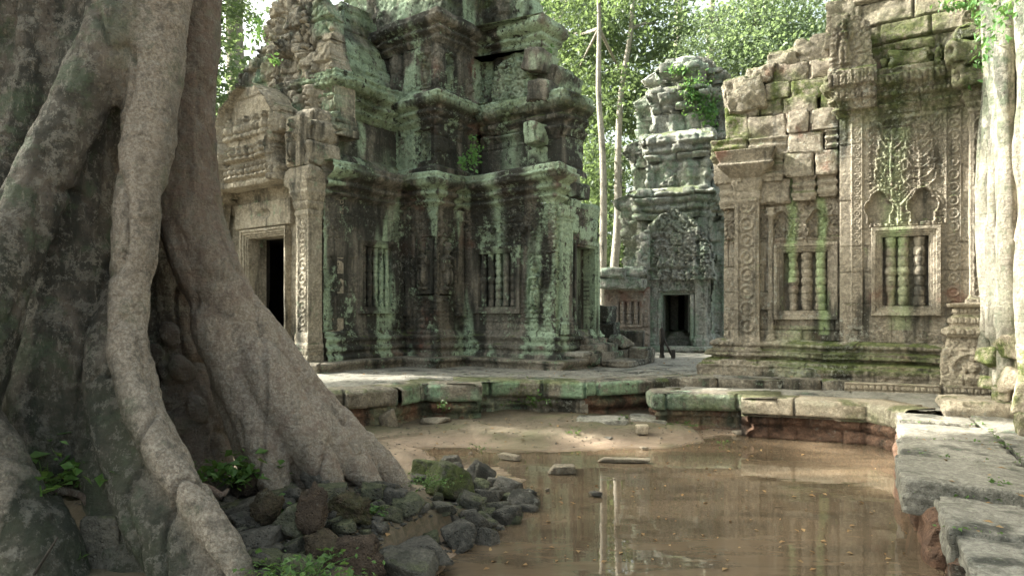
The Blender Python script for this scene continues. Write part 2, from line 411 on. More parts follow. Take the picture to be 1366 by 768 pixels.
def stone(name, A=(.30, .24, .18), B=(.17, .145, .12), dark=.5, green=.5, pale=.35, moss=.6, red=0.0, G=(.24, .35, .23), off=0.0, bscale=1.0):
    t = NT(name)
    lo = (off, off*1.7, off*.6)
    big = t.noise(.55, 3, .5, loc=lo); mid = t.noise(2.6, 7, .65, loc=lo); fine = t.noise(18, 6, .7); grain = t.noise(95, 3, .7)
    st1 = t.noise(1.0, 5, .6, vec=t.mapv((2.6, 2.6, .34), lo)); st2 = t.noise(1.0, 6, .65, vec=t.mapv((7.5, 7.5, .6), (3+off, 1, 2)))
    c = t.mix(t.ramp(mid, .35, .65), A, B)
    c = t.mix(t.ramp(grain, .42, .62, .0, .45), c, tuple(x*.5 for x in B)); c = t.mix(t.ramp(fine, .42, .66, 0, .6), c, tuple(min(1, x*1.5) for x in A)); c = t.mix(t.ramp(t.noise(30, 5, .8, loc=(off, 4, 4)), .54, .66, 0, .42), c, tuple(x*.35 for x in B))
    if red > 0:
        c = t.mix(t.ramp(t.noise(1.1, 5, .6, loc=(9+off, 3, 1)), .62-.25*red, .72, 0, .75), c, (.23, .105, .075))
    c = t.mix(t.math('MULTIPLY', t.ramp(t.math('ADD', t.math('MULTIPLY', st1, .65), t.math('MULTIPLY', big, .35)), .60-.24*dark, .70-.2*dark), .86), c, (.022, .024, .021))
    c = t.mix(t.math('MULTIPLY', t.ramp(st2, .55, .68), .45*dark), c, (.05, .048, .042))
    # pale green crust: big patches broken up by a sharp fine threshold
    gn = t.noise(1.5, 9, .72, loc=(4.4+off, 8, 2)); gp = t.noise(7.5, 8, .78, loc=(1, 2+off, 7))
    gf = t.ramp(t.math('ADD', t.math('ADD', t.math('MULTIPLY', gn, .45), t.math('MULTIPLY', st1, .25)), t.math('MULTIPLY', gp, .4)), .66-.14*green, .72-.13*green)
    ga = t.attr('lich'); gf = t.math('MAXIMUM', t.math('MULTIPLY', gf, min(1, .25+green)), t.math('MULTIPLY', ga, t.ramp(t.math('ADD', gp, t.math('MULTIPLY', st2, .6)), .66, .78)), True)
    c = t.mix(t.math('MULTIPLY', gf, .88), c, t.mix(t.ramp(fine, .3, .7), tuple(x*.7 for x in G), tuple(x*1.3 for x in G)))
    # grey-white spots
    pn = t.noise(11, 9, .8, loc=(7, 1+off, 3)); pf = t.ramp(t.math('ADD', t.math('MULTIPLY', pn, .7), t.math('MULTIPLY', big, .3)), .60-.08*pale, .64-.06*pale)
    c = t.mix(t.math('MULTIPLY', pf, .8*min(1, pale*1.6)), c, (.42, .43, .38))
    # moss on what faces the sky
    nzv = t.nz()
    mf = t.math('MULTIPLY', t.ramp(nzv, .25, .75), t.ramp(t.math('ADD', t.noise(2.2, 5, .65, loc=(2, 5+off, 1)), t.attr('moss')), .62-.22*moss, .72-.2*moss), True)
    ma = t.math('MULTIPLY', t.attr('moss'), t.ramp(gp, .35, .55), True)
    mf = t.math('MAXIMUM', t.math('MULTIPLY', mf, min(1, moss*1.4)), ma, True)
    c = t.mix(mf, c, t.mix(t.ramp(fine, .35, .65), (.055, .08, .018), (.125, .155, .04)))
    h = t.math('ADD', t.math('MULTIPLY', fine, .8), t.math('MULTIPLY', grain, .25)); h = t.math('ADD', h, t.math('MULTIPLY', t.ramp(t.vor(38), .0, .35), .35))
    h = t.math('ADD', h, t.math('MULTIPLY', mid, 1.2))
    t.bump(h, .06*bscale, 1.0)
    return t.done(c, t.ramp(fine, .3, .7, .75, .95), .25)

M = {}
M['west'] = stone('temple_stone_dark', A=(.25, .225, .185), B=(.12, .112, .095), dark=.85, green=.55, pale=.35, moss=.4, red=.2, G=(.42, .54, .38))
M['west_sunlit'] = stone('temple_stone_sunny', A=(.42, .37, .29), B=(.22, .19, .145), dark=.42, green=.42, pale=.35, moss=.5, off=3)  # lit copy of the temple stone, sunlight put into the colour
M['east'] = stone('temple_stone_brown', A=(.36, .315, .25), B=(.20, .172, .135), dark=.38, green=.25, pale=.5, moss=.6, red=.12, G=(.33, .42, .22), off=7)
M['east_col'] = stone('temple_stone_pale', A=(.50, .43, .33), B=(.36, .30, .23), dark=0, green=.12, pale=.5, moss=.5, off=5)  # palest temple stone, no dark streaks
M['far'] = stone('temple_stone_grey', A=(.44, .43, .38), B=(.24, .24, .21), dark=.40, green=.9, pale=.9, moss=.55, G=(.26, .33, .25), off=12)  # extra pale spots: the tower's sunlit brightness put into the colour
M['plinth'] = stone('platform_stone', A=(.29, .255, .205), B=(.15, .132, .105), dark=.5, green=.55, pale=.5, moss=.4, off=15)
M['pave'] = stone('paving_stone', A=(.27, .255, .22), B=(.15, .142, .12), dark=.35, green=.3, pale=.35, moss=.2, off=21, bscale=.5)
M['later'] = stone('laterite', A=(.27, .16, .11), B=(.14, .085, .06), dark=.35, green=.12, pale=.25, moss=.2, off=25, bscale=1.6)
M['rock'] = stone('rubble_stone', A=(.135, .125, .108), B=(.062, .06, .053), dark=.2, green=.05, pale=.35, moss=.28, off=31)
M['rock_dry'] = stone('rubble_dry', A=(.30, .26, .20), B=(.17, .14, .11), dark=.05, green=.05, pale=.3, moss=.1, off=35)

M['crust'] = stone('crusted_clod', A=(.13, .095, .07), B=(.06, .045, .035), dark=.2, green=.05, pale=.2, moss=.15, off=51, bscale=2.2)
def bark(name, A, B, dark, pale, green, warm=0.0, off=0.0):
    t = NT(name)
    mid = t.noise(2.4, 7, .65, loc=(off, 0, 0)); v = t.mapv((4, 4, .9), (off, 0, 0)); st = t.noise(1.2, 7, .65, vec=v); fine = t.noise(22, 7, .72); p = t.noise(9, 9, .78, loc=(off, 3, 3)); gr = t.noise(120, 3, .7)
    hz = t.noise(1.0, 5, .6, vec=t.mapv((2.5, 2.5, 26)))
    c = t.mix(t.ramp(mid, .38, .62), A, B)
    c = t.mix(t.math('MULTIPLY', t.ramp(st, .58-.2*dark, .66-.16*dark), .8), c, (.04, .043, .036))
    c = t.mix(t.math('MULTIPLY', t.ramp(p, .585-.1*pale, .625-.08*pale), .75), c, (.40, .38, .33))
    c = t.mix(t.math('MULTIPLY', t.ramp(t.noise(3.1, 8, .7, loc=(1, off, 6)), .60-.14*green, .68-.12*green), .7), c, (.10, .135, .085))
    c = t.mix(t.ramp(t.noise(24, 7, .82, loc=(3, 3, off)), .54, .62, 0, .75), c, (.045, .04, .034)); c = t.mix(t.ramp(t.noise(1.0, 6, .8, vec=t.mapv((30, 30, 7), (off, 5, 5))), .56, .63, 0, .6), c, (.36, .33, .28))
    a = t.attr('warm'); c = t.mix(t.math('MULTIPLY', a, t.ramp(p, .3, .6, .85, .3)), c, t.mix(t.ramp(t.noise(48, 6, .8, loc=(off, 1, 7)), .42, .58), (.25, .165, .13), (.38, .27, .215)))
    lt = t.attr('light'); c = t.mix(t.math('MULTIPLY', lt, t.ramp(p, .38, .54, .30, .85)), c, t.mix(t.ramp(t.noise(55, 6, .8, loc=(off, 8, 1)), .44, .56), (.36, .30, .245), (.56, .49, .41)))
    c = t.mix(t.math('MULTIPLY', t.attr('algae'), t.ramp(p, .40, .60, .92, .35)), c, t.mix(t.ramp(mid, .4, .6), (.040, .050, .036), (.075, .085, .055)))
    h = t.math('ADD', t.math('MULTIPLY', fine, .9), t.math('MULTIPLY', st, 1.1)); h = t.math('ADD', h, t.math('MULTIPLY', gr, .25)); h = t.math('ADD', h, t.math('MULTIPLY', hz, .5)); h = t.math('ADD', h, t.math('MULTIPLY', t.ramp(p, .55, .62), .3))
    t.bump(h, .07, 1.0)
    return t.done(c, .8, .25)
M['bark'] = bark('root_bark', (.18, .155, .13), (.065, .063, .052), .68, .70, .65)
M['bark_pale'] = bark('pale_trunk_bark', (.50, .45, .38), (.36, .33, .28), .0, .5, .1, off=5)
M['bark_dark'] = bark('dark_limb_bark', (.10, .085, .07), (.06, .055, .045), .2, .1, .3, off=9)
M['strangler'] = bark('wall_root_bark', (.50, .48, .40), (.26, .26, .19), .42, .75, 1.0, off=14)

def leafmat(name, a, b, trans=.45):
    t = NT(name); n = t.noise(1.1, 3, .6); r = t.noise(40, 2, .6)
    c = t.mix(t.ramp(n, .38, .62), a, b); c = t.mix(t.ramp(r, .3, .75, 0, .5), c, tuple(min(1, x*1.8) for x in b))
    t.done(c, .45, .4)
    tr = t.n.new("ShaderNodeBsdfTranslucent"); t.lk(t.mix(.5, c, (.30, .42, .10)), tr.inputs[0])
    mx = t.n.new("ShaderNodeMixShader"); mx.inputs[0].default_value = trans
    t.l.new(t.b.outputs[0], mx.inputs[1]); t.l.new(tr.outputs[0], mx.inputs[2]); t.l.new(mx.outputs[0], t.out.inputs[0])
    return t.m
M['leaf'] = leafmat('forest_leaves', (.06, .088, .06), (.10, .135, .092))
M['leaf_light'] = leafmat('sunny_leaves', (.105, .145, .105), (.165, .205, .155), .5)  # paler leaf copy, sun and haze put into the colour
M['weed'] = leafmat('weed_leaves', (.035, .085, .018), (.065, .13, .03), .35)
M['fern'] = leafmat('fern_leaves', (.07, .17, .05), (.10, .22, .07), .4)

def mudmat():
    t = NT('wet_mud'); n = t.noise(1.6, 7, .65); f = t.noise(14, 8, .75); g = t.noise(70, 4, .7)
    c = t.mix(t.ramp(n, .35, .65), (.27, .20, .145), (.19, .14, .10)); c = t.mix(t.ramp(f, .55, .68, 0, .6), c, (.33, .26, .195))
    c = t.mix(t.ramp(t.noise(38, 4, .7, loc=(3, 3, 3)), .66, .70, 0, .8), c, (.06, .045, .03))
    z = t.pz(); c = t.mix(t.ramp(z, -.14, -.05), c, t.mix(t.ramp(f, .4, .6), (.15, .115, .08), (.10, .085, .055)))
    c = t.mix(t.ramp(t.noise(.8, 4, .6, loc=(7, 0, 0)), .5, .6, 0, .35), c, (.07, .085, .03))
    t.bump(t.math('ADD', t.math('ADD', f, t.math('MULTIPLY', n, 1.5)), t.math('MULTIPLY', g, .3)), .03, .8)
    return t.done(c, t.ramp(z, -.17, -.09, .25, .85), .4)
M['mud'] = mudmat()
def watermat():
    t = NT('muddy_water')
    sv = t.mapv((.55, 2.2, 1)); n = t.noise(1.3, 6, .62, vec=sv, dist=.6); f = t.noise(1.0, 7, .7, vec=t.mapv((3.5, 11, 1)), dist=.4)
    c = t.mix(t.ramp(n, .36, .64), (.140, .101, .066), (.080, .060, .040)); c = t.mix(t.ramp(f, .5, .7, 0, .5), c, (.175, .140, .10))
    c = t.mix(t.ramp(t.noise(9, 6, .8), .68, .72, 0, .35), c, (.25, .2, .15))
    t.bump(t.noise(1.0, 2, .5, vec=t.mapv((2.2, 5, 1))), .0022, .5)
    m = t.done(c, .018, .5); t.b.inputs['IOR'].default_value = 1.7
    return m
M['water'] = watermat()
def simple(name, c1, c2, sc=8, rough=.85, bumpd=.01):
    t = NT(name); n = t.noise(sc, 6, .65); f = t.noise(sc*6, 5, .7)
    c = t.mix(t.ramp(n, .35, .65), c1, c2); t.bump(t.math('ADD', n, t.math('MULTIPLY', f, .6)), bumpd, .8); return t.done(c, rough)
M['void'] = simple('unlit_interior_stone', (.03, .026, .022), (.018, .016, .014))  # near-black, so the shade inside the doorways is in the colour
M['wood'] = simple('weathered_wood', (.055, .045, .038), (.03, .026, .022), 12)
M['deadleaf'] = simple('fallen_leaf', (.22, .13, .06), (.32, .22, .11), 5)
# ------------------------------------------------------------------ shared building pieces
def uv_axes(deg): a = R(deg); return np.array([math.sin(a), math.cos(a)]), np.array([math.cos(a), -math.sin(a)])
def opening_field(S, Z, rects):
    """True inside any rect (s0,s1,z0,z1)"""
    m = np.zeros(S.shape, bool)
    for r in rects: m |= (S > r[0]) & (S < r[1]) & (Z > r[2]) & (Z < r[3])
    return m
def frame_mesh(wall, s0, s1, z0, z1, steps, name, mat, parent, bottom=True, seed=0):
    """steps: (outset from the opening, height) from inside to outside, mitred round the opening"""
    prof = []
    for i, (o, h) in enumerate(steps):
        prof.append((o, h))
    P = np.array(prof); nloop = []
    per = 26
    V = []; 
    for (o, h) in prof:
        a0, a1, b0, b1 = s0-o, s1+o, z0-(o if bottom else 0), z1+o
        def ed(p, q): t = np.linspace(0, 1, per, endpoint=False)[:, None]; return np.array(p)*(1-t)+np.array(q)*t
        L = np.vstack([ed((a0, b0), (a1, b0)), ed((a1, b0), (a1, b1)), ed((a1, b1), (a0, b1)), ed((a0, b1), (a0, b0))])
        hh = np.full(len(L), h)
        w = wall.pt(L[:, 0], L[:, 1], hh)
        nn = fbm(w[:, 0]*5, w[:, 1]*5, w[:, 2]*5, 3, seed)*.012
        w[:, 0] += wall.n[0]*nn; w[:, 1] += wall.n[1]*nn; w[:, 2] += nn*.5
        V.append(w)
    V = np.vstack(V); F = gridF(len(prof), per*4, True)
    return mk(name, V, F, mat, parent, False)
WSTEPS = [(0, -.16), (0, .012), (.022, .012), (.026, .03), (.055, .032), (.06, .05), (.095, .052), (.10, .07), (.15, .072), (.155, .03), (.165, -.05)]
def baluster(wall, s, z0, z1, r, mat, parent, h=-.07, seed=0, broken=None):
    n = 64; t = np.linspace(0, 1, n); q = np.abs(np.sin(t*PI*7))**.5*.24+np.abs(np.sin(t*PI*21))*.06
    rr = r*(.68+q+.12*(np.exp(-((t-.5)/.05)**2)+np.exp(-((t-.02)/.03)**2)+np.exp(-((t-.98)/.03)**2)))
    zt = z1 if broken is None else z0+(z1-z0)*broken
    c = wall.pt(s, 0, h)
    V, F = lathe((c[0], c[1], 0), list(zip(z0+(zt-z0)*t, rr)), 14)
    V[:, :2] = c[:2]+(V[:, :2]-c[:2])*(1+.22*fbm(V[:, 0]*5+seed, V[:, 1]*5, V[:, 2]*5, 3, seed)[:, None]-.25*ss(.25, .5, fbm(0*V[:, 0]+seed*3.3, 0*V[:, 0], V[:, 2]*3, 2, 9))[:, None]); V[:, 0] += fbm(V[:, 0]*9, V[:, 1]*9, V[:, 2]*9, 2, seed)*.006; V[:, 1] += fbm(V[:, 0]*9, V[:, 1]*9, V[:, 2]*9, 2, seed+5)*.006
    mk('baluster', V, F, mat, parent, True)
def false_window(wall, s0, s1, z0, z1, nb, mat, root, seed=0, xs=None, back=-.17, scale=1.0, missing=()):
    st = [(a*scale, h*scale if h > 0 else h) for a, h in WSTEPS]
    w = frame_mesh(wall, s0, s1, z0, z1, st, 'window', mat, root, True, seed)
    plate('window_back', wall, s0-.01, s1+.01, z0-.01, z1+.01, lambda S, Z: 0*S+back, .06, mat, w, .06)
    pitch = (s1-s0)/nb
    for i in range(nb):
        if i in missing: continue
        s = s0+pitch*(i+.5) if xs is None else xs[i]
        baluster(wall, s, z0, z1, pitch*.40, mat, w, back+.09, seed+i)
    return w
def niche_figure(wall, sc, z0, h, mat, root, base=0.0, amp=.085, res=.014, sit=False, name='carved_figure', arch=True):
    w = h*(.62 if sit else .36)
    def fn(S, Z):
        f = figure_h(S, Z, sc, z0+h*.06, h*.88, amp, sit)
        g = np.zeros(S.shape)
        if arch:
            x = (S-sc)/(w*.5); zz = (Z-z0)/h; rim = np.where(zz > .72, np.hypot(x, (zz-.72)/.30), np.abs(x)); g = .045*np.exp(-((rim-.9)/.10)**2)*(zz > .0)
        fol = filigree(S, Z, 22, .008, 5)
        ped = np.where(Z < z0+h*.07, .05, 0)
        return base-.035+np.maximum(np.maximum(f, g), ped)+fol*(f < .01)
    return plate(name, wall, sc-w/2-.02, sc+w/2+.02, z0, z0+h*1.02, fn, res, mat, root, .08, noise=.002)
def pilaster(wall, s0, s1, z0, z1, proj, mat, root, name='pilaster', cap=.42, base=.42, res=.022, carve=.016, seed=0, flare=.10, sides=True):
    """a carved rectangular pilaster standing on the wall"""
    q0 = wall.pt(s0, 0, 0)[:2]; q1 = wall.pt(s0, 0, proj)[:2]; q2 = wall.pt(s1, 0, proj)[:2]; q3 = wall.pt(s1, 0, 0)[:2]
    zb, zt = z0+base, z1-cap
    pts = [(z0, .05), (z0+base*.25, .055), (z0+base*.28, .03), (z0+base*.45, .03), (z0+base*.5, .045), (z0+base*.62, .045), (z0+base*.66, .012), (z0+base*.8, .02), (z0+base*.86, .02), (zb, 0),
           (zt, 0), (zt+cap*.05, .02), (zt+cap*.16, .02), (zt+cap*.2, .005), (zt+cap*.3, .03), (zt+cap*.42, .05), (zt+cap*.46, .03), (zt+cap*.6, flare*.6), (zt+cap*.72, flare), (zt+cap*.78, flare*.85), (z1, flare*1.15)]
    W = s1-s0
    def rel(k, s, z, L):
        h = np.zeros(s.shape)
        if k == 1:
            body = (z > zb) & (z < zt)
            h = np.where(body, rosettes(s, z, W*.14, W*.86, W*.72, carve*1.5, seed*.1), 0)
        lf = leafrow(s, z, zt+cap*.46, zt+cap*.72, .07, .02)+leafrow(s, -z, -(z0+base*.45), -(z0+base*.28), .07, .02)+leafrow(s, z, zt+cap*.2, zt+cap*.42, .05, .014)
        return h+lf
    return sweep(name, [q0, q1, q2, q3], z0, z1, profile(pts), rel, res, mat, root, ledge=min(.12, proj*.8), noise=.004)
def plinth_profile(z0, z1, d=.22):
    H = z1-z0; q = lambda t: z0+H*t
    return profile([(z0, d), (q(.22), d), (q(.235), d*.82), (q(.33), d*.80), (q(.36), d*.62), (q(.44), d*.45), (q(.47), d*.62), (q(.58), d*.66), (q(.61), d*.42), (q(.70), d*.38), (q(.73), d*.52), (q(.82), d*.55), (q(.85), d*.30), (q(.93), d*.22), (z1, .0)])
def cornice_profile(z0, z1, d=.30):
    H = z1-z0; q = lambda t: z0+H*t
    return profile([(z0, .0), (q(.08), .03), (q(.12), d*.25), (q(.2), d*.28), (q(.23), d*.15), (q(.32), d*.22), (q(.36), d*.48), (q(.46), d*.52), (q(.49), d*.38), (q(.56), d*.46), (q(.62), d*.78), (q(.74), d*.95), (q(.80), d), (q(.83), d*.86), (q(.95), d*.9), (z1, d*.75)])
def carved_bands(s, z, z0, z1, amp=.02, seed=0):
    H = z1-z0
    return leafrow(s, z, z0+H*.14, z0+H*.24, .085, amp)+leafrow(s, z, z0+H*.36, z0+H*.50, .11, amp)+leafrow(s, z, z0+H*.60, z0+H*.84, .15, amp*1.3)
def rubble_mass(mb, rnd, wall, rows, seed=0, res=.06, rad=.035, amp=.014):
    """rows: (s0, s1, z0, z1, hfront, depth) laid as separate worn blocks"""
    ang = math.atan2(wall.d[1], wall.d[0])
    for (s0, s1, z0, z1, hf, dep) in rows:
        s = s0
        while s < s1-.12:
            w = min(rnd.uniform(.38, .85), s1-s)
            if s1-s-w < .15: w = s1-s
            h = hf+rnd.uniform(-.05, .06); dz = rnd.uniform(-.012, .012)
            c = wall.pt(s+w/2, (z0+z1)/2+dz, h-dep/2)
            V, F = rblock(c, (w/2-.006, dep/2, (z1-z0)/2-.003), ang+rnd.uniform(-.035, .035), (rnd.uniform(-.02, .02), rnd.uniform(-.02, .02)), rad, res, amp, int(rnd.random()*900))
            mb.add(V, F); s += w
# ------------------------------------------------------------------ the gateway tower left of the court
rnd = random.Random(4)
uL, vL = uv_axes(36)
A = np.array([-3.54, 12.6]); B_ = A+uL*2.15; C_ = B_+vL*.918; E_ = C_+uL*.83; F_ = E_+vL*2.317; G_ = F_+uL*1.75
A0 = A-vL*3.6
gate = thing('temple_gateway', 'dark mossy ruined temple tower with a carved doorway, beside the giant tree roots', 'temple', (-1.0, 14.5, .5))
mw = M['west']; mo = M['west_sunlit']
z_pl, z_wall, z_cor = 1.22, 3.72, 4.42
front = [A, B_, C_, E_, F_, G_, G_+np.array([-.35, 1.5])]
wAB, wBC, wCE, wEF, wFG = Wall(A, B_), Wall(B_, C_), Wall(C_, E_), Wall(E_, F_), Wall(F_, G_)
# plinth
def rel_pl(k, s, z, L):
    return leafrow(s, z, .5+.72*.46, .5+.72*.6, .10, .018)+leafrow(s, z, .5+.72*.73, .5+.72*.84, .08, .015)+ashlar(s, z, 31+k, .36, .9, .014)*.8+filigree(s, z, 13, .008, k)
W_door = (wFG.sz(766, 400)[0], wFG.sz(791, 400)[0])
# window rectangles in wall coordinates, read off the photograph
def rect(w, px0, py0, px1, py1):
    a, zt = w.sz(px0, py0); b, zb = w.sz(px1, py1); a2, zt2 = w.sz(px1, py0); _, zb2 = w.sz(px0, py1)
    return (a, b, (zb+zb2)/2, (zt+zt2)/2)
rW1 = rect(wEF, 638, 338, 688, 409); rW2 = rect(wAB, 484, 330, 523, 409)
rD1 = rect(wBC, 553, 318, 578, 392); rD2 = rect(wCE, 587, 318, 603, 392); rD3 = rect(wEF, 706, 342, 724, 424)
def recess(s, z, r, pad=.0, dep=-.2):
    return np.where((s > r[0]-pad) & (s < r[1]+pad) & (z > r[2]-pad) & (z < r[3]+pad), dep, 0)
def rel_wall(k, s, z, L):
    h = ashlar(s, z, 40+k, .38, .8, .010, .009, .018)
    h = h+tapestry(s, z, .19, .036, k)*(z > 1.35)*(k != 0)
    if k == 0:      # side of the near wing
        h = h+recess(s, z, rW2, .04, -.22)
        edge = (s > L-.42) | (s < .34)
        h = h+np.where(edge & (z > 1.25), .02+filigree(s, z, 11, .024, 1), 0)
        h = h+rosettes(s, z, L-.40, L-.12, .22, .018)
        up = (z > rW2[3]+.25) & (~edge)
        h = h+np.where(up, filigree(s, z, 12, .014, 5), 0)
    elif k == 1:    # tall pier with the carved goddess
        h = h+filigree(s, z, 10, .026, 2)+recess(s, z, rD1, .03, -.20)
    elif k == 2:
        h = h+filigree(s, z, 10, .026, 4)+recess(s, z, rD2, .03, -.20)
    elif k == 3:
        h = h+recess(s, z, rW1, .04, -.22)
        h = h+rosettes(s, z, .03, .24, .19, .02)+rosettes(s, z, L-.2, L-.02, .17, .018)
        top = z > rW1[3]+.24
        h = h+np.where(top, filigree(s, z, 10, .026, 7), 0)
        for (px) in (660, 683, 703):
            a, b = wEF.sz(px, 322); f = trefoil(s, z, a, b-.08, .24, .36)
            h = np.where(f < 1, -.07, h)+.028*np.exp(-((f-1.12)/.10)**2)*(f < 1.6)
        h = h+np.where((s > rW1[1]+.22) & (z < rW1[3]+.2), filigree(s, z, 11, .024, 3), 0)+recess(s, z, rD3, .02, -.04)
    elif k == 4:
        h = h+recess(s, z, (W_door[0], W_door[1], 1.0, wFG.sz(776, 330)[1]), 0, -.55)+filigree(s, z, 12, .022, 9)*(s < W_door[0])
    return h
def lich_w(x, y, z):
    # green crust washed down the face in streaks
    a = ((x-E_[0])*vL[0]+(y-E_[1])*vL[1]); b = ((x-A[0])*uL[0]+(y-A[1])*uL[1])
    st = np.exp(-((a-.95)/.13)**2)*ss(1.2, 3.0, z)*.9
    st2 = (np.exp(-((b-.35)/.09)**2)+.7*np.exp(-((b-.95)/.11)**2))*((a < -1.2))*ss(1.6, 3.8, z)*.9
    low = .55*np.exp(-((z-1.0)/.22)**2)*ss(.1, .4, fbm(x*1.5, y*1.5, z, 3, 3))
    top = .55*ss(4.15, 4.35, z)*ss(-.2, .3, fbm(x*1.1, y*1.1, z*1.1, 3, 8))
    return {'lich': np.clip(st+st2+low+top+.9*ss(.12, .28, fbm(x*1.9, y*1.9, z*.42, 3, 12)), 0, 1), 'moss': .5*ss(.2, .5, fbm(x*1.2, y*1.2, z*2, 3, 21))*(z > 4.1)}
sweep('plinth', front, .5, z_pl, plinth_profile(.5, z_pl, .20), rel_pl, .022, mw, gate, ledge=.3, attrs=lich_w, noise=.012, coarse={5})
sweep('wall', front, z_pl-.002, z_wall, lambda z: 0*z, rel_wall, .0165, mw, gate, ledge=.25, attrs=lich_w, noise=.007, coarse={5}, resz=.018)
sweep('cornice', [A, B_, C_, E_, F_, F_+uL*.35], z_wall-.004, z_cor, cornice_profile(z_wall, z_cor, .34), lambda k, s, z, L: carved_bands(s, z, z_wall, z_cor, .024)+ashlar(s, z, 61+k, .35, .9, .02, .012, .03), .022, mw, gate, ledge=.9, attrs=lich_w, noise=.016, warp=.03, coarse={5})
# lower moulded step running round the plinth
step_poly = [A-vL*1.0-uL*.45, A+vL*.42-uL*.45, B_+vL*.42-uL*.5, C_+vL*.42-uL*.5, E_+vL*.45-uL*.5, F_+vL*.46-uL*.45, F_+vL*.46+uL*3.0]
sweep('plinth_step', step_poly, .45, .665, profile([(.45, 0), (.55, .0), (.56, .03), (.60, .035), (.61, .06), (.665, .05)]), lambda k, s, z, L: ashlar(s, z, 5+k, .5, 1.1, .03, .015, .04), .025, M['plinth'], gate, ledge=.8, noise=.02, warp=.025)
# windows
false_window(wEF, *rW1, 5, mw, gate, 3, scale=.9)
false_window(wAB, *rW2, 5, mw, gate, 13, scale=.9)
for w, r, bs in ((wBC, rD1, 0), (wCE, rD2, 0), (wEF, rD3, 0)):
    niche_figure(w, (r[0]+r[1])/2, r[2], r[3]-r[2], mw, gate, bs, .22, .011, name='carved_goddess')
# engaged colonnette strips at the pier corners
for w, a, b in ((wBC, .04, .16), (wCE, .60, .80)):
    pilaster(w, a, b, 1.5, z_wall, .05, mw, gate, cap=.3, base=.3, seed=2, flare=.03)
# ---- door front of the near wing (sunlit), a little forward of the wall
wD = Wall(A0, A); LD = wD.L
q = lambda px, py, h=0.0: wD.sz(px, py, h)
dz0, dz1 = q(358, 457, -.1)[1], q(358, 316, -.1)[1]
ds0, ds1 = q(333, 400, -.1)[0], q(381, 400, -.1)[0]
def rel_df(k, s, z, L):
    return ashlar(s, z, 77, .36, .7, .012)+np.where((s > ds0) & (s < ds1) & (z > dz0) & (z < dz1), -.9, 0)
def door_mask(S, Z): return ~((S > ds0) & (S < ds1) & (Z > dz0-.02) & (Z < dz1))
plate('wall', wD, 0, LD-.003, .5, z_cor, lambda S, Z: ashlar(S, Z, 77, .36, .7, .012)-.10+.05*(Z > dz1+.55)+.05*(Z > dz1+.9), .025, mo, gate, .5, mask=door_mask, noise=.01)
frame_mesh(wD, ds0, ds1, dz0, dz1, [(0, -.42), (0, -.07), (.03, -.07), (.035, -.04), (.07, -.038), (.075, -.005), (.12, 0), (.125, .03), (.17, .033), (.18, -.12)], 'door_frame', mo, gate, True, 3)
# room behind the door, its darkness put into near-black stone
wI = wD.off(-.62)
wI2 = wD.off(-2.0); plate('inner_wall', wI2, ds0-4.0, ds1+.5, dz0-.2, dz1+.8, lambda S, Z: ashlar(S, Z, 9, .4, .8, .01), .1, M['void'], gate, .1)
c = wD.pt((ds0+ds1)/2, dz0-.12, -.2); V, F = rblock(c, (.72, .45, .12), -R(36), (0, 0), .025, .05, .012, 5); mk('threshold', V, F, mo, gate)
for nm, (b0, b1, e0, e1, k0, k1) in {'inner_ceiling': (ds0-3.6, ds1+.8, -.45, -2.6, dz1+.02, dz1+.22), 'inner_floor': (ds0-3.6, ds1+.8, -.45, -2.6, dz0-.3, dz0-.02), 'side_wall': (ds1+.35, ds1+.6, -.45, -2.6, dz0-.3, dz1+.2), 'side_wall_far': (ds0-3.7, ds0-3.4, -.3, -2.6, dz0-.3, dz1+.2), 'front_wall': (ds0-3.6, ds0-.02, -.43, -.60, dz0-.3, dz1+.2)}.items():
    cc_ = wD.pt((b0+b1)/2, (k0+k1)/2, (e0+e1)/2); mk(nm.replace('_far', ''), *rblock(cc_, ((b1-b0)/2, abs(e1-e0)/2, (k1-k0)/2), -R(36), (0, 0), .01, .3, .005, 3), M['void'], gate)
# dark lintel notch and corbel above the door
def lint(S, Z):
    return .02+ashlar(S, Z, 3, .9, 1.2, .01)-.10*np.exp(-(((S-q(352, 285)[0])/.22)**2+((Z-q(352, 285)[1])/.09)**2)**2)
plate('lintel', wD, ds0-.35, ds1+.3, dz1+.20, z_wall+.1, lint, .025, mo, gate, .15, noise=.012)
# flanking carved pilaster at the corner, its capital flares under the pediment
pilaster(wD, LD-.37, LD-.01, .62, z_wall+.25, .31, mo, gate, cap=.62, base=.60, res=.016, carve=.02, flare=.10, name='carved_pilaster')
pilaster(wD, q(300, 400)[0]-.2, q(300, 400)[0]+.14, .62, z_wall+.25, .31, mo, gate, cap=.62, base=.60, res=.03, carve=.02, flare=.10, name='carved_pilaster')
